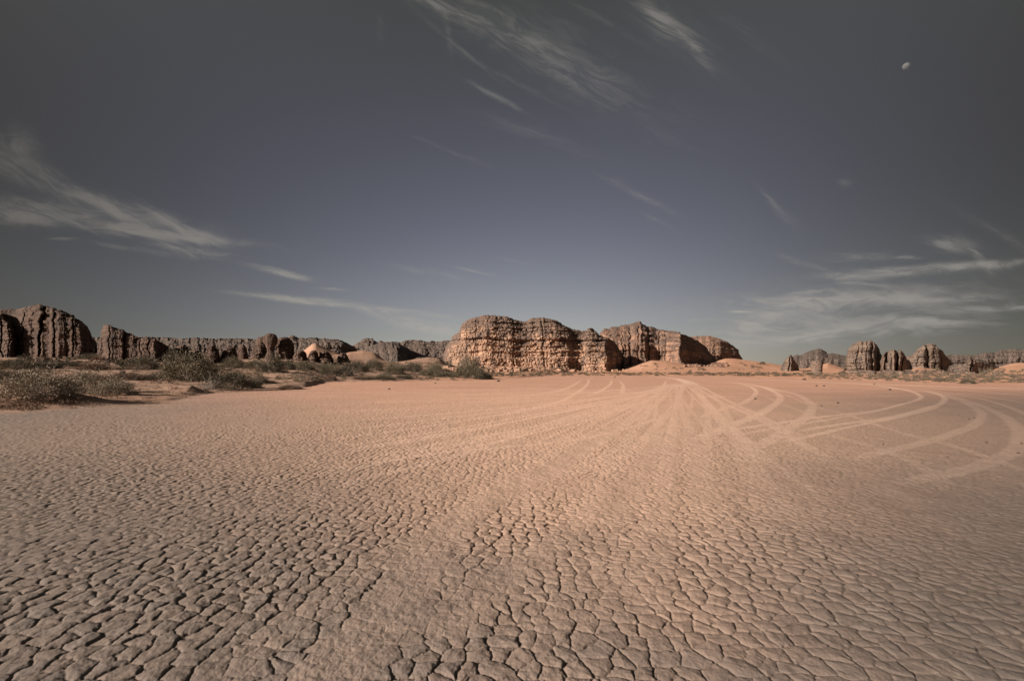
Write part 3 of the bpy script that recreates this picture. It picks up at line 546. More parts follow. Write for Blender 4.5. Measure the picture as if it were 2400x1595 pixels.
# pinnacle group
PIN = [  # skyline, base row, distance, label
    ([(398, 848), (404, 824), (415, 812), (432, 806), (441, 812), (448, 830), (454, 848)], 850, 138, "low broken rock directly right of the dark jagged crag"),
    ([(438, 850), (441, 826), (446, 821), (462, 820), (473, 826), (478, 850)], 850, 134, "squat dark block with a flat top, first of the row of pinnacles"),
    ([(474, 850), (480, 836), (484, 818), (488, 812), (505, 811), (510, 818), (514, 834), (521, 850)], 850, 130, "pale-footed eroded pinnacle with a dark hollow on its right"),
    ([(514, 852), (520, 824), (530, 816), (548, 812), (556, 820), (560, 850)], 852, 133, "broad lumpy rock between the hollow pinnacle and the upright pinnacle"),
    ([(552, 852), (557, 818), (560, 808), (568, 806), (575, 812), (580, 830), (584, 852)], 852, 178, "upright rounded pinnacle with a small pointed head"),
    ([(585, 848), (592, 826), (598, 800), (604, 790), (618, 788), (630, 794), (636, 820), (640, 848)], 850, 188, "steep dark pinnacle standing behind the mushroom rock"),
    ([(644, 850), (649, 808), (652, 794), (660, 790), (676, 790), (684, 796), (688, 806), (686, 830), (690, 850)], 850, 176, "tall square pinnacle right of the mushroom rock"),
    ([(686, 850), (690, 830), (697, 822), (708, 820), (716, 826), (722, 850)], 850, 166, "rounded dark boulder at the foot of the square pinnacle"),
    ([(722, 848), (725, 828), (731, 821), (740, 820), (746, 826), (750, 848)], 848, 165, "round dark boulder in front of the small orange dune"),
    ([(744, 848), (749, 826), (757, 820), (768, 823), (778, 832), (782, 848)], 848, 166, "larger dark boulder touching the round one below the small orange dune"),
    ([(790, 848), (793, 832), (800, 826), (810, 828), (819, 838), (823, 848)], 848, 170, "dark boulder alone on the sand right of the boulder pair"),
]
for i, (sk, ba, D_, lb) in enumerate(PIN):
    sk = [(a, min(b, ba)) for a, b in sk]; w_ = (sk[-1][0] - sk[0][0]); m_ = D_ / F; c0 = sk[0][0]
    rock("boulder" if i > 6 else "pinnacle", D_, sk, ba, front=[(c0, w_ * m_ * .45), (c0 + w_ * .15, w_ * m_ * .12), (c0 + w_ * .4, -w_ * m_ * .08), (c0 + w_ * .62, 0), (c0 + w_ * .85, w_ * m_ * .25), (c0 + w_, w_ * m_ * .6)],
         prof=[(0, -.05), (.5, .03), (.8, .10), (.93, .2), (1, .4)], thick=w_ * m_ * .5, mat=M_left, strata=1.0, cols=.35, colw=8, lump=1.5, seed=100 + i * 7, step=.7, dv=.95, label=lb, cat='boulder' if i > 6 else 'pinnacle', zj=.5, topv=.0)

def turned_rock(name, px, base, D, prof, mat, label, cat, seed, squash=.8, lump=.18):
    """free-standing rock turned from a profile of (photo row, half width in px), roughened all round"""
    n = 72; m_ = D / F; rows = np.linspace(base, prof[-1][0], 74); hw = np.interp(-rows, [-p[0] for p in prof], [p[1] for p in prof]) * m_
    th = np.linspace(0, 2 * math.pi, n, endpoint=False); z0 = CH + (HY - base) / F * D
    Z = np.repeat((base - rows) * m_, n); TH = np.tile(th, len(rows)); Rr = np.repeat(hw, n)
    q = 2.2 / m_ / 5
    nz = fbm(np.cos(TH) * 1.6 + seed, np.sin(TH) * 1.6, Z * .55, 4, seed, .6); led = vn(Z * .9 + .6 * nz, Z * 0, seed=seed + 4); fin = fbm(np.cos(TH) * 5, np.sin(TH) * 5, Z * 2, 3, seed + 9)
    Rr = Rr * (1 + lump * nz * 1.6 + .08 * led + .08 * fin)
    V = np.stack([Rr * np.cos(TH), Rr * np.sin(TH) * squash, Z], -1)
    V = np.concatenate([V, [[0, 0, V[-1, 2] + .15]] * n])
    me = grid_mesh(name, V, len(rows) + 1, n, wrap=True, attrs=dict(top=np.zeros(len(V))))
    return tag(link(name, me, mat, ((px - CX) / F * D, D, z0)), label, cat)
turned_rock("mushroom_rock", 634, 850, 174, [(850, 15), (838, 12), (828, 8), (818, 7), (810, 11), (803, 14), (796, 15), (788, 14), (783, 10), (781, 3)], M_left, "mushroom-shaped rock with a bulging head on a narrow neck, tallest of the pinnacles", 'mushroom rock', 5)
turned_rock("rock_pillar", 1914, 880, 235, [(880, 13), (870, 12), (862, 11), (858, 12), (853, 13), (848, 12), (845.5, 9), (845, 2)], M_right, "small flat-topped rock pillar standing alone in front of the right outcrops", 'rock pillar', 9, .9, .1)

# right
rock("rock_outcrop", 380, [(1829, 872), (1833, 853), (1838, 842), (1845, 836), (1851, 832), (1856, 835), (1860, 843), (1866, 850), (1872, 860), (1880, 874)], 878, front=[(1829, 10), (1848, 0), (1856, 0), (1864, 8), (1880, 24)], joints=[(1850, 1848, 1.5, 4)], thick=20, mat=M_right,
     strata=.5, cols=.4, colw=8, lump=1.3, seed=201, step=.8, label="small dark pointed outcrop, first of the right-hand rocks above the dune", cat='outcrop', topv=0)
rock("rock_ridge", 640, [(1845, 866), (1850, 840), (1857, 836), (1864, 832), (1870, 831), (1880, 831), (1890, 826), (1902, 821), (1915, 817), (1925, 817), (1932, 820), (1938, 827), (1945, 828), (1955, 827), (1965, 830), (1975, 832), (1990, 834), (2010, 836), (2030, 850)], 866,
     front=[(1845, 0), (2030, 0)], prof=[(0, -.2), (.5, .05), (.62, .12), (.75, .6), (1, 1.6)], thick=70, mat=M_far, strata=.4, cols=.5, colw=8, lump=1.2, seed=205, step=1.0, label="fluted grey ridge with a domed top behind the small rock pillar", cat='ridge', topv=-.15)
rock("rock_dome", 430, [(1977, 872), (1981, 852), (1984, 834), (1987, 822), (1996, 810), (1999, 806), (2014, 799), (2021, 801), (2029, 798), (2033, 799.5), (2041, 797), (2047, 799), (2054, 806), (2058, 815), (2064, 826), (2070, 838), (2076, 856), (2082, 872)], 876,
     front=[(1977, 20), (1990, 5), (2015, -2), (2035, -3), (2050, 2), (2060, 12), (2082, 40)], joints=[(2045, 2044, 1.6, 5), (2030, 2033, 1.2, 3), (2010, 2008, 1.2, 3), (2058, 2056, 2, 5)], thick=40, mat=M_right, strata=.65, cols=.4, colw=9, lump=1.2, seed=211, step=.9,
     label="big domed rock with fluted walls and pale foot, leftmost of the two right-hand domes", topv=-.1)
rock("rock_towers", 400, [(2060, 872), (2066, 845), (2070, 828), (2074, 825), (2080, 824), (2086, 820), (2097, 818), (2101, 820), (2103, 832), (2105, 823), (2111, 819), (2114.5, 824), (2117, 831), (2124, 839), (2131, 844.5), (2135, 855), (2138, 872)], 878,
     front=[(2060, 16), (2070, 4), (2074, -2), (2078, 8), (2085, 0), (2096, -4), (2101, 6), (2108, 0), (2114, 4), (2124, 12), (2138, 28)], joints=[(2076, 2074, 2, 8), (2103, 2103, 1.6, 7), (2090, 2091, 1, 3), (2118, 2112, 1.5, 5)], thick=26, mat=M_right, strata=.55, cols=.8, colw=8, lump=1.3, seed=217, step=.8,
     label="cluster of narrow rock towers with black gaps between the two right-hand domes", topv=-.05)
rock("rock_dome", 460, [(2118, 872), (2124, 836), (2139, 830), (2145, 824), (2154, 818), (2163, 810), (2169, 807), (2179, 804), (2192, 807), (2197, 812), (2206, 817), (2212, 824), (2215, 834), (2223, 840), (2229, 849), (2236, 860), (2244, 874)], 874,
     front=[(2118, 14), (2145, 4), (2165, -2), (2174, 4), (2180, -4), (2200, 0), (2212, 10), (2244, 44)], joints=[(2172, 2176, 2, 6), (2150, 2150, 1.2, 3), (2205, 2204, 1.4, 3), (2190, 2189, 1, 2)], thick=40, mat=M_right, strata=.5, cols=.4, colw=10, lump=1.1, seed=223, step=.9,
     label="smooth high rock dome with a vertical dark cleft, rightmost of the two right-hand domes", topv=-.1)
rock("rock_spires", 400, [(2218, 880), (2226, 856), (2240, 853), (2258, 852), (2265, 849), (2268, 838), (2273, 834), (2276, 840), (2278, 846), (2282, 837), (2285, 844), (2288, 850), (2292, 862), (2296, 884)], 886, front=[(2218, 10), (2262, 0), (2272, -6), (2280, -2), (2288, 4), (2296, 14)], joints=[(2277, 2277, 1.2, 5)], thick=20, mat=M_right,
     strata=.5, cols=.4, colw=8, lump=1.3, seed=229, step=.8, label="low broken wall of rock ending in two thin spires right of the right-hand domes", cat='spires', topv=0)
rock("rock_mound", 480, [(2285, 880), (2288, 842), (2294, 840), (2304, 843), (2318, 849), (2333, 856), (2347, 864), (2356, 878)], 880, front=[(2285, 0), (2356, 30)], thick=40, mat=M_right, strata=.8, cols=.5, colw=9, lump=1.4, seed=233, step=.9, label="sloping rubbly mound just behind the two thin spires", cat='mound', topv=.1)
rock("mesa", 820, [(2185, 862), (2200, 832), (2220, 831), (2250, 832), (2280, 831), (2300, 829), (2310, 826), (2315, 825), (2320, 827), (2335, 826), (2345, 820), (2350, 818), (2375, 818), (2382, 816), (2390, 818), (2400, 818), (2450, 816), (2520, 822), (2600, 826), (2640, 862)], 864,
     front=[(2185, 0), (2640, 0)], prof=[(0, -.5), (.3, 0), (.5, .1), (.62, .16), (.66, .5), (.8, .6), (.86, 1.1), (1, 1.3)], thick=120, mat=M_far, strata=1.0, cols=.6, colw=10, lump=1.4, seed=239, step=1.2, label="long flat-topped mesa on the far right skyline", cat='mesa', topv=-.2)

# ---------------------------------------------------------------- moon, low in the east opposite the sun
def moon():
    dist = 9000.0; u_, v_ = (2124 - CX) / F, (HY - 156) / F; rad = math.tan(R(.275)) * dist * math.sqrt(1 + u_ * u_ + v_ * v_)
    import bmesh
    bm = bmesh.new(); bmesh.ops.create_uvsphere(bm, u_segments=64, v_segments=32, radius=rad); me = bpy.data.meshes.new("moon"); bm.to_mesh(me); bm.free()
    me.polygons.foreach_set('use_smooth', [True] * len(me.polygons))
    m = bpy.data.materials.new("moon_dust_through_air"); m.use_nodes = True; n = NT(m.node_tree); n.n.remove(n.n['Principled BSDF'])
    df = n.n.new('ShaderNodeBsdfDiffuse'); tr = n.n.new('ShaderNodeBsdfTransparent'); ad = n.n.new('ShaderNodeAddShader')
    pos = n.n.new('ShaderNodeTexCoord').outputs['Object']
    n.l.new(n.mix(n.mapr(n.noise(pos, 2.2 / rad, 4, .6), .4, .6), (.045, .045, .048), (.085, .085, .082)), df.inputs[0])
    n.l.new(df.outputs[0], ad.inputs[0]); n.l.new(tr.outputs[0], ad.inputs[1])
    mx = n.n.new('ShaderNodeMixShader'); n.l.new(n.n.new('ShaderNodeNewGeometry').outputs['Backfacing'], mx.inputs[0])
    n.l.new(ad.outputs[0], mx.inputs[1]); n.l.new(tr.outputs[0], mx.inputs[2]); n.l.new(mx.outputs[0], n.n['Material Output'].inputs[0])
    o = link("moon", me, m, (u_ * dist, dist, CH + v_ * dist)); tag(o, "pale half-lit moon high in the dark sky at upper right", "moon")
moon()

# ---------------------------------------------------------------- plants
def leaf_material(name, a, b_, tr=.25):
    m = bpy.data.materials.new(name); m.use_nodes = True; n = NT(m.node_tree); b = n.n['Principled BSDF']
    rnd = n.attr('leaf')['Fac']; c = n.mix(rnd, a, b_)
    oi = n.n.new('ShaderNodeObjectInfo').outputs['Random']; c = n.mix(n.mapr(oi, 0, 1, 0, .45), c, tuple(v * .7 for v in a))
    n.l.new(c, b.inputs['Base Color']); b.inputs['Roughness'].default_value = .8; b.inputs['Specular IOR Level'].default_value = .2
    return m
ML = dict(green=leaf_material("olive_leaves", (.085, .072, .045), (.165, .135, .09)), sage=leaf_material("grey_sage_leaves", (.17, .14, .105), (.30, .25, .19)),
          dark=leaf_material("dark_leaves", (.055, .047, .032), (.105, .087, .058)), dry=leaf_material("dry_brown_twigs", (.12, .078, .055), (.22, .145, .10)), far=leaf_material("dusty_leaves", (.085, .070, .052), (.14, .112, .082)))
M_wood = leaf_material("bleached_wood", (.30, .25, .21), (.45, .39, .33))
def quads(P0, A, B_):
    """ribbon leaves: base point, length vector, half-width vector"""
    V = np.stack([P0 - B_, P0 + B_, P0 + A + B_ * .35, P0 + A - B_ * .35], 1).reshape(-1, 3); return V, np.arange(len(V)).reshape(-1, 4)
def foliage_mesh(name, n, kind, seed, lw=.020, ll=.075):
    g = np.random.default_rng(seed)
    if kind == 'grass':
        az = g.uniform(0, 2 * math.pi, n); r = g.uniform(0, .5, n) ** .8; base = np.stack([r * np.cos(az), r * np.sin(az), 0 * r], -1)
        tilt = g.uniform(.1, 1.0, n); L = g.uniform(.4, 1.0, n); d = np.stack([np.cos(az) * np.sin(tilt), np.sin(az) * np.sin(tilt), np.cos(tilt)], -1)
        A = d * L[:, None]; side = np.cross(d, g.normal(size=(n, 3))); side /= np.linalg.norm(side, axis=1)[:, None]
        V, q = quads(base, A, side * lw * .6)
    else:
        nb = max(10, n // 34); out = []   # lumpy crown of many shoots
        az = g.uniform(0, 2 * math.pi, nb); el = np.arccos(g.uniform(.02, 1, nb)); Rl = .72 + .28 * g.uniform(0, 1, nb) ** .6
        flat = dict(dome=(1, 1), low=(1, .8), loose=(1, 1.05))[kind]
        tips = np.stack([np.cos(az) * np.sin(el), np.sin(az) * np.sin(el), np.cos(el) * flat[1]], -1) * Rl[:, None]
        tips[:, :2] *= 1 + .35 * fbm(tips[:, :1] * 2 + seed, tips[:, 1:2] * 2, o=2, seed=seed)
        rootp = tips * np.array([.25, .25, .0]) ; k = g.integers(0, nb, n); t = g.uniform(.25 if kind != 'dome' else .45, 1.0, n) ** .7
        base = rootp[k] + (tips[k] - rootp[k]) * t[:, None] + g.normal(size=(n, 3)) * (.05 if kind == 'loose' else .085)
        base[:, 2] = np.abs(base[:, 2])
        d = tips[k] + g.normal(size=(n, 3)) * .6 + np.array([0, 0, .45]); d /= np.linalg.norm(d, axis=1)[:, None]
        side = np.cross(d, g.normal(size=(n, 3))); side /= np.linalg.norm(side, axis=1)[:, None]
        V, q = quads(base, d * (ll * g.uniform(.5, 1.5, n))[:, None], side * lw)
    me = bpy.data.meshes.new(name); fill(me, V, q, False)
    at = me.attributes.new('leaf', 'FLOAT', 'POINT'); at.data.foreach_set('value', np.repeat(g.uniform(0, 1, len(q)), 4).astype(np.float32))
    return me
def stems_mesh(name, n, seed, rad=.012, spread=1.0, up=.75, twist=.18, segs=5, forks=2):
    g = np.random.default_rng(seed); V = []; Q = []
    def tube(pts, r0, r1):
        b0 = len(V)
        for i, p in enumerate(pts):
            r = r0 + (r1 - r0) * i / (len(pts) - 1); d = pts[min(i + 1, len(pts) - 1)] - pts[max(i - 1, 0)]; d = d / (np.linalg.norm(d) + 1e-9)
            a = np.cross(d, [.3, .2, 1]); a /= np.linalg.norm(a) + 1e-9; b_ = np.cross(d, a)
            for k in range(4): V.append(p + r * (a * math.cos(k * math.pi / 2) + b_ * math.sin(k * math.pi / 2)))
        for i in range(len(pts) - 1):
            for k in range(4): Q.append((b0 + i * 4 + k, b0 + i * 4 + (k + 1) % 4, b0 + i * 4 + 4 + (k + 1) % 4, b0 + i * 4 + 4 + k))
    for _ in range(n):
        az = g.uniform(0, 2 * math.pi); tip = np.array([math.cos(az) * spread * g.uniform(.3, .9), math.sin(az) * spread * g.uniform(.3, .9), up * g.uniform(.5, 1)])
        pts = [tip * t + g.normal(size=3) * twist * .35 * t for t in np.linspace(0, 1, segs)]; pts[0] = np.array([0, 0, -.05]); tube(pts, rad, rad * .4)
        for _f in range(forks):
            i = g.integers(1, segs - 1); p = pts[i]; e = p + (tip * .4 + g.normal(size=3) * twist * 1.6); e[2] = abs(e[2]); tube([p, (p + e) / 2 + g.normal(size=3) * twist * .2, e], rad * .5, rad * .2)
    me = bpy.data.meshes.new(name); fill(me, np.array(V), np.array(Q), False)
    at = me.attributes.new('leaf', 'FLOAT', 'POINT'); at.data.foreach_set('value', np.full(len(V), .5, np.float32)); return me
BIG = {}
def big_bush(px, py, wpx, hpx, mat, kind, label, seed, cat='bush', bare=False):
    """a bush standing where the photo shows its foot, sized from its width and height there"""
    x, y, z = hit(px, py, 14); s_ = y / F; key = (mat, kind, seed % 3)
    if key not in BIG:
        BIG[key] = (foliage_mesh("foliage", 6800 if kind != 'grass' else 1400, kind, seed, .011, .052), stems_mesh("stems", 26, seed + 1, .009))
        BIG[key][0].materials.append(ML[mat]); BIG[key][1].materials.append(M_wood)
    e = bpy.data.objects.new("bush", None); COL.objects.link(e); e.location = (x, y, z - .03); e.rotation_euler = (0, 0, seed * 1.3); e.scale = (wpx * s_ / 2 / .95, wpx * s_ / 2 / .95, hpx * s_ * 1.12)
    tag(e, label, cat)
    f = link("foliage", BIG[key][0], None, parent=e); st = link("stems", BIG[key][1], None, parent=e)
    return e
NEAR = [
    (92, 928, 150, 62, 'sage', 'dome', "large pale grey bush on a dark mound at the left, nearest to the viewer"),
    (208, 920, 105, 54, 'sage', 'dome', "rounded pale grey bush joined to the right of the nearest bush"),
    (272, 926, 95, 40, 'sage', 'loose', "thin spiky grey shrub at the right end of the nearest mound"),
    (445, 893, 112, 66, 'green', 'dome', "biggest olive green bush, tall and dense, in the middle of the left scrub"),
    (403, 888, 60, 36, 'sage', 'dome', "low grey bush leaning against the left side of the biggest green bush"),
    (408, 862, 50, 42, 'green', 'loose', "upright olive bush rising behind the biggest green bush"),
    (545, 912, 105, 40, 'dark', 'dome', "dark spreading bush at the playa edge right of the dead branches"),
    (592, 909, 50, 26, 'green', 'loose', "small loose bush at the right end of the dark spreading bush"),
    (330, 866, 90, 30, 'green', 'dome', "wide olive bush under the dark jagged crag"),
    (36, 866, 75, 26, 'green', 'dome', "olive bush near the left photo edge in front of the rock tower"),
    (112, 864, 70, 22, 'dark', 'low', "dark flat bush below the tall cracked cliff"),
    (164, 858, 60, 16, 'dark', 'low', "small dark bush at the foot of the tall cracked cliff"),
    (212, 842, 55, 16, 'green', 'low', "flat green bush in the gap between cliff and jagged crag"),
    (222, 866, 75, 22, 'dry', 'low', "brownish low bush left of the bare sand patch below the crag"),
    (20, 890, 90, 26, 'green', 'low', "pale green low bush at the left photo edge behind the nearest bush"),
    (302, 890, 90, 20, 'dry', 'low', "dry flat bush on the pale sand behind the thin spiky shrub"),
    (365, 888, 50, 16, 'dark', 'low', "small dark bush between the dry flat bush and the grey leaning bush"),
    (640, 872, 62, 38, 'dark', 'loose', "tall dark bush below the mushroom rock"),
    (600, 864, 50, 20, 'green', 'dome', "olive bush just left of the tall dark bush below the mushroom rock"),
    (548, 863, 52, 26, 'green', 'dome', "rounded olive bush below the upright rounded pinnacle"),
    (672, 866, 36, 20, 'dark', 'dome', "round dark bush just right of the tall dark bush below the mushroom rock"),
    (708, 867, 60, 20, 'green', 'dome', "wide olive bush below the square pinnacle"),
    (755, 863, 42, 14, 'green', 'low', "small olive bush below the boulder pair"),
    (775, 880, 62, 28, 'green', 'loose', "loose grey-green bush halfway between the boulders and the playa edge"),
    (548, 884, 42, 13, 'green', 'low', "low bush alone on the sand behind the dark spreading bush"),
    (612, 897, 34, 14, 'dark', 'dome', "left one of two small dark bushes behind the playa edge"),
    (634, 898, 30, 9, 'dark', 'low', "right and flatter one of two small dark bushes behind the playa edge"),
    (682, 912, 62, 15, 'dry', 'low', "flat withered shrub lying farthest out on the playa"),
    (835, 870, 58, 24, 'dark', 'dome', "dark rounded bush with bleached twigs at its foot"),
    (877, 868, 50, 26, 'green', 'dome', "olive bush right of the dark bush with bleached twigs"),
    (810, 878, 34, 20, 'dark', 'dome', "small dark bush at the left foot of the bush with bleached twigs"),
    (927, 876, 52, 28, 'green', 'loose', "pale straw-tipped bush in the middle of the hedge of scrub"),
    (968, 871, 52, 22, 'dark', 'dome', "dense dark bush right of the pale straw-tipped bush"),
    (997, 880, 34, 15, 'green', 'dome', "small round bush left of the sand patch by the great butte"),
    (1022, 878, 42, 26, 'green', 'dome', "yellowish green bush at the left foot of the great butte"),
    (1044, 884, 52, 17, 'dark', 'low', "long dark bush at the playa edge under the left foot of the great butte"),
    (1098, 880, 66, 44, 'green', 'loose', "tall feathery bush in front of the great butte"),
    (1117, 887, 60, 28, 'dark', 'dome', "dark dense bush at the foot of the tall feathery bush"),
    (1139, 887, 34, 17, 'dark', 'low', "last dark bush of the left scrub, at its right tip"),
    (776, 891, 30, 14, 'dry', 'dome', "small brown bush at the corner where the playa edge turns"),
    (856, 889, 66, 11, 'dry', 'low', "long flat brown scrub along the playa edge below the bleached twigs"),
    (900, 889, 55, 14, 'green', 'low', "low olive scrub at the playa edge below the straw-tipped bush"),
    (948, 887, 50, 12, 'dark', 'low', "dark low scrub at the playa edge left of the great butte"),
    (2268, 899, 31, 12, 'dark', 'dome', "dense dark cushion bush at the right edge of the playa, rounder than its neighbours"),
    (1838, 881, 14, 7, 'dark', 'dome', "small dark bush at the far playa edge below the pointed outcrop"),
    (1787, 853, 13, 6, 'dark', 'dome', "lone dark bush on the crest of the right-hand dune"),
]
for i, (a, b_, c_, d_, m_, k_, lb) in enumerate(NEAR): big_bush(a, b_, c_, d_, m_, k_, lb, 300 + i)
def branches(px, py, wpx, hpx, label, seed):
    x, y, z = hit(px, py, 14); s_ = y / F; me = stems_mesh("dead_branches", 16, seed, .014, 1.0, .8, .3, 6, 4); o = link("dead_branches", me, M_wood, (x, y, z)); o.scale = (wpx * s_ / 2, wpx * s_ / 2, hpx * s_); tag(o, label, 'dead branches')
branches(484, 916, 70, 30, "bleached dead branches tangled in front of the biggest green bush", 801)
branches(820, 880, 36, 12, "small bleached twigs at the foot of the dark rounded bush", 802)

# scattered shrubs, each its own object
SC = {}
for mk in ('green', 'dark', 'dry', 'far'):
    for v_ in range(3):
        me = foliage_mesh("shrub", 800, ('dome', 'low', 'dome')[v_], 900 + v_ * 7 + len(mk), .024, .085); me.materials.append(ML[mk]); SC[(mk, v_)] = me
def scatter(n, f, mats, size, label, group, seed, flat=.55):
    g = np.random.default_rng(seed); k = 0; tries = 0
    while k < n and tries < n * 20:
        tries += 1; px, py = f(g); x, y, z = hit(px, py, 14)
        if y < edge(px) * 1.01: continue
        if abs(CX + F * x / y - px) > 1: continue
        wp = g.uniform(*size); s_ = y / F; mk = mats[g.integers(len(mats))]
        o = bpy.data.objects.new("shrub", SC[(mk, int(g.integers(3)))]); COL.objects.link(o); o.location = (x, y, z - .04); o.rotation_euler = (0, 0, g.uniform(0, 6.28)); r = wp * s_ / 2
        o.scale = (r, r, r * 2 * flat * g.uniform(.6, 1.2)); tag(o, label, 'shrub', group); k += 1
scatter(58, lambda g: (g.uniform(-40, 480), 845 + 62 * g.uniform() ** 1.3), ('green', 'dry', 'dark', 'dry'), (16, 42), "low scrubby plant among the left bushes below the cliff and crag", "scrub below the left cliffs", 1)
scatter(62, lambda g: (g.uniform(480, 1130), 847 + 44 * g.uniform()), ('green', 'dark', 'green', 'dry'), (9, 30), "small olive shrub on the sand between the pinnacles and the great butte", "scrub between pinnacles and great butte", 2)
scatter(30, lambda g: (g.uniform(1135, 1345), 862 + 17 * g.uniform() ** .6), ('far', 'dark'), (7, 18), "small dark shrub on the sand slope at the foot of the great pink butte", "shrubs at the foot of the great butte", 3)
scatter(42, lambda g: (g.uniform(1480, 1800), 846 + 32 * g.uniform()), ('far', 'dark'), (4, 11), "tiny dark shrub dotted over the orange dune under the second butte", "shrubs on the orange dune", 4)
scatter(62, lambda g: (g.uniform(1860, 2420), 868 + 26 * g.uniform()), ('far', 'green', 'far'), (8, 20), "small grey-green shrub on the sand below the right-hand rock domes", "shrubs below the right-hand domes", 5)

# stuff: continuous thin scrub and dry grass that nobody could count
def cover(name, n, f, mat, size, seed, lw, per=44):
    g = np.random.default_rng(seed); PTS = []; 
    px, py = f(g, n); ok = []
    D = np.zeros(n); X = np.zeros(n); Z = np.zeros(n)
    for i in range(n):
        X[i], D[i], Z[i] = hit(px[i], py[i], 14)
    keep = (D > edge(px) * g.uniform(1.005, 1.12, n)) & (D < 420); X, D, Z = X[keep], D[keep], Z[keep]; m = len(X)
    sz = (g.uniform(*size, m) * D / F)
    X = np.repeat(X, per); D2 = np.repeat(D, per); Z = np.repeat(Z, per); sz = np.repeat(sz, per); k = len(X)
    az = g.uniform(0, 6.28, k); r = sz * g.uniform(0, 1.0, k) ** .7; base = np.stack([X + r * np.cos(az), D2 + r * np.sin(az), Z - .02 + sz * .55 * g.uniform(0, 1, k) * (1 - (r / sz) ** 2)], -1)
    d = np.stack([np.cos(az) * .9, np.sin(az) * .9, g.uniform(.3, 1.1, k)], -1) + g.normal(size=(k, 3)) * .35; d[:, 2] = np.abs(d[:, 2]); d /= np.linalg.norm(d, axis=1)[:, None]
    side = np.cross(d, g.normal(size=(k, 3))); side /= np.linalg.norm(side, axis=1)[:, None]
    V, q = quads(base, d * (sz * g.uniform(.15, .5, k))[:, None], side * (lw * .8 * D2 / F)[:, None])
    me = bpy.data.meshes.new(name); fill(me, V, q, False)
    at = me.attributes.new('leaf', 'FLOAT', 'POINT'); at.data.foreach_set('value', np.repeat(g.uniform(0, 1, len(q)), 4).astype(np.float32))
    o = link(name, me, ML[mat]); o['kind'] = 'stuff'; return o
cover("dry_grass", 560, lambda g, n: (g.uniform(-60, 620, n), 850 + 110 * g.uniform(size=n)), 'dry', (4, 12), 11, .45)
cover("dry_grass", 260, lambda g, n: (g.normal(90, 110, n), 925 + 40 * g.uniform(size=n) ** .8), 'dry', (9, 20), 12, .5, 60)
cover("scrub", 700, lambda g, n: (g.uniform(480, 1150, n), 850 + 44 * g.uniform(size=n)), 'green', (2.5, 8), 13, .5)
cover("scrub", 520, lambda g, n: (g.uniform(1140, 1920, n), 873 + 9 * g.uniform(size=n)), 'dark', (2.5, 6), 14, .55)
cover("scrub", 620, lambda g, n: (g.uniform(1900, 2440, n), 878 + 20 * g.uniform(size=n)), 'far', (3, 8), 15, .55)

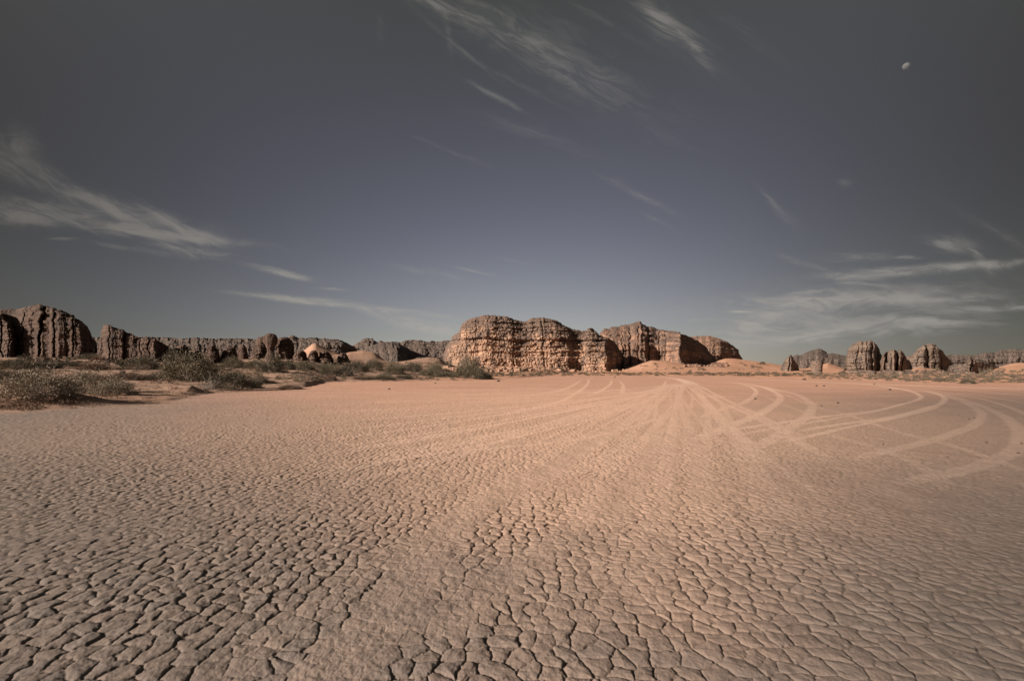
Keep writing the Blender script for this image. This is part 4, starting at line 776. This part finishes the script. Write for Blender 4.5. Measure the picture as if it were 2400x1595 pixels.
# stones lying on the playa
import bmesh
M_stone = rock_material("dark_stone", (.10, .075, .06), (.05, .04, .036), .5, None, 30)
def stone(px, py, wpx, label, seed):
    x, y = gp(px, py); r = wpx / 2 * y / F; bm = bmesh.new(); bmesh.ops.create_icosphere(bm, subdivisions=3, radius=1)
    g = random.Random(seed); a = [g.uniform(-9, 9) for _ in range(3)]
    from mathutils import noise as mn
    for v in bm.verts:
        k = 1 + .35 * mn.noise(v.co * 1.3 + Vector(a)) + .12 * mn.noise(v.co * 4 + Vector(a)); v.co = Vector((v.co.x * r * k, v.co.y * r * k * .8, v.co.z * r * k * .7 + r * .45))
    me = bpy.data.meshes.new("stone"); bm.to_mesh(me); bm.free(); tag(link("stone", me, M_stone, (x, y, 0)), label, 'stone')
for i, (a, b_, c_, lb) in enumerate([
    (1885, 890, 8, "dark stone nearest the far playa edge below the rock pillar"), (1914, 904.5, 5, "left one of a pair of dark stones on the open playa"), (1931, 905, 5, "right one of a pair of dark stones on the open playa"),
    (2086, 914, 6, "dark stone just inside the curve of the bright double tyre track"), (1770, 935, 5, "dark stone inside the small looping tyre track"), (1925, 951, 4, "small stone left of the pair lying deeper in the bare field between tracks"),
    (1964, 945, 6, "flat stone in the bare field enclosed by the bright tyre tracks"), (2049, 901, 4, "tiny stone on the pale band near the far playa edge"), (2271, 982, 4, "left stone of two inside the faint right-hand tyre curve"),
    (2283, 979, 4, "right stone of two inside the faint right-hand tyre curve"), (2070, 1040, 4, "small stone on the cracked mud below the bright double track"), (2394, 1039, 5, "small stone at the right photo edge on the tyre lane"),
    (2220, 1071, 4, "small stone on the rippled mud right of the faint crossing track"), (2312, 1036, 4, "flat pebble between the faint tyre curve and the right edge"), (2386, 1062, 6, "reddish dark stone by the right photo edge"),
    (1441, 884, 4, "tiny dark stone near the far playa edge left of the tyre fan"), (1168, 894, 7, "flat dark stone on the playa in front of the last left bush"), (912, 912, 5, "small dark stone on the playa below the straw-tipped bush"), (1020, 898, 4, "tiny stone on the playa left of the great butte's bushes")]): stone(a, b_, c_, lb, i)

# broken rock lying along the foot of the cliffs
def rubble(n, px0, px1, row0, row1, size, mat, seed):
    g = np.random.default_rng(seed); V = []; Q = []
    cube = np.array([(x, y, z) for x in (-1, 1) for y in (-1, 1) for z in (-1, 1)], float); fc = [(0, 1, 3, 2), (4, 6, 7, 5), (0, 4, 5, 1), (2, 3, 7, 6), (0, 2, 6, 4), (1, 5, 7, 3)]
    for i in range(n):
        px = g.uniform(px0, px1); x, y, z = hit(px, g.uniform(row0, row1), 14)
        r = g.uniform(*size) * g.uniform(.3, 1) ; q = cube * (1 + g.uniform(-.35, .35, (8, 3))) * np.array([1, .8, .6]) * r; a = g.uniform(0, 6.28); c, s_ = math.cos(a), math.sin(a)
        q = q @ np.array([[c, s_, 0], [-s_, c, 0], [0, 0, 1]]); b0 = len(V); V += list(q + np.array([x, y, z + r * .25])); Q += [tuple(b0 + k for k in f) for f in fc]
    me = bpy.data.meshes.new("rubble"); fill(me, np.array(V), np.array(Q), False); o = link("rubble", me, mat); o['kind'] = 'stuff'
rubble(420, 1036, 1462, 861, 871, (.5, 1.9), M_butte, 61)
rubble(260, 1600, 1705, 850, 860, (.6, 1.8), M_butte2, 62)
rubble(360, 1975, 2350, 868, 877, (.4, 1.6), M_right, 63)
rubble(320, 40, 800, 836, 850, (.2, .8), M_left, 64)
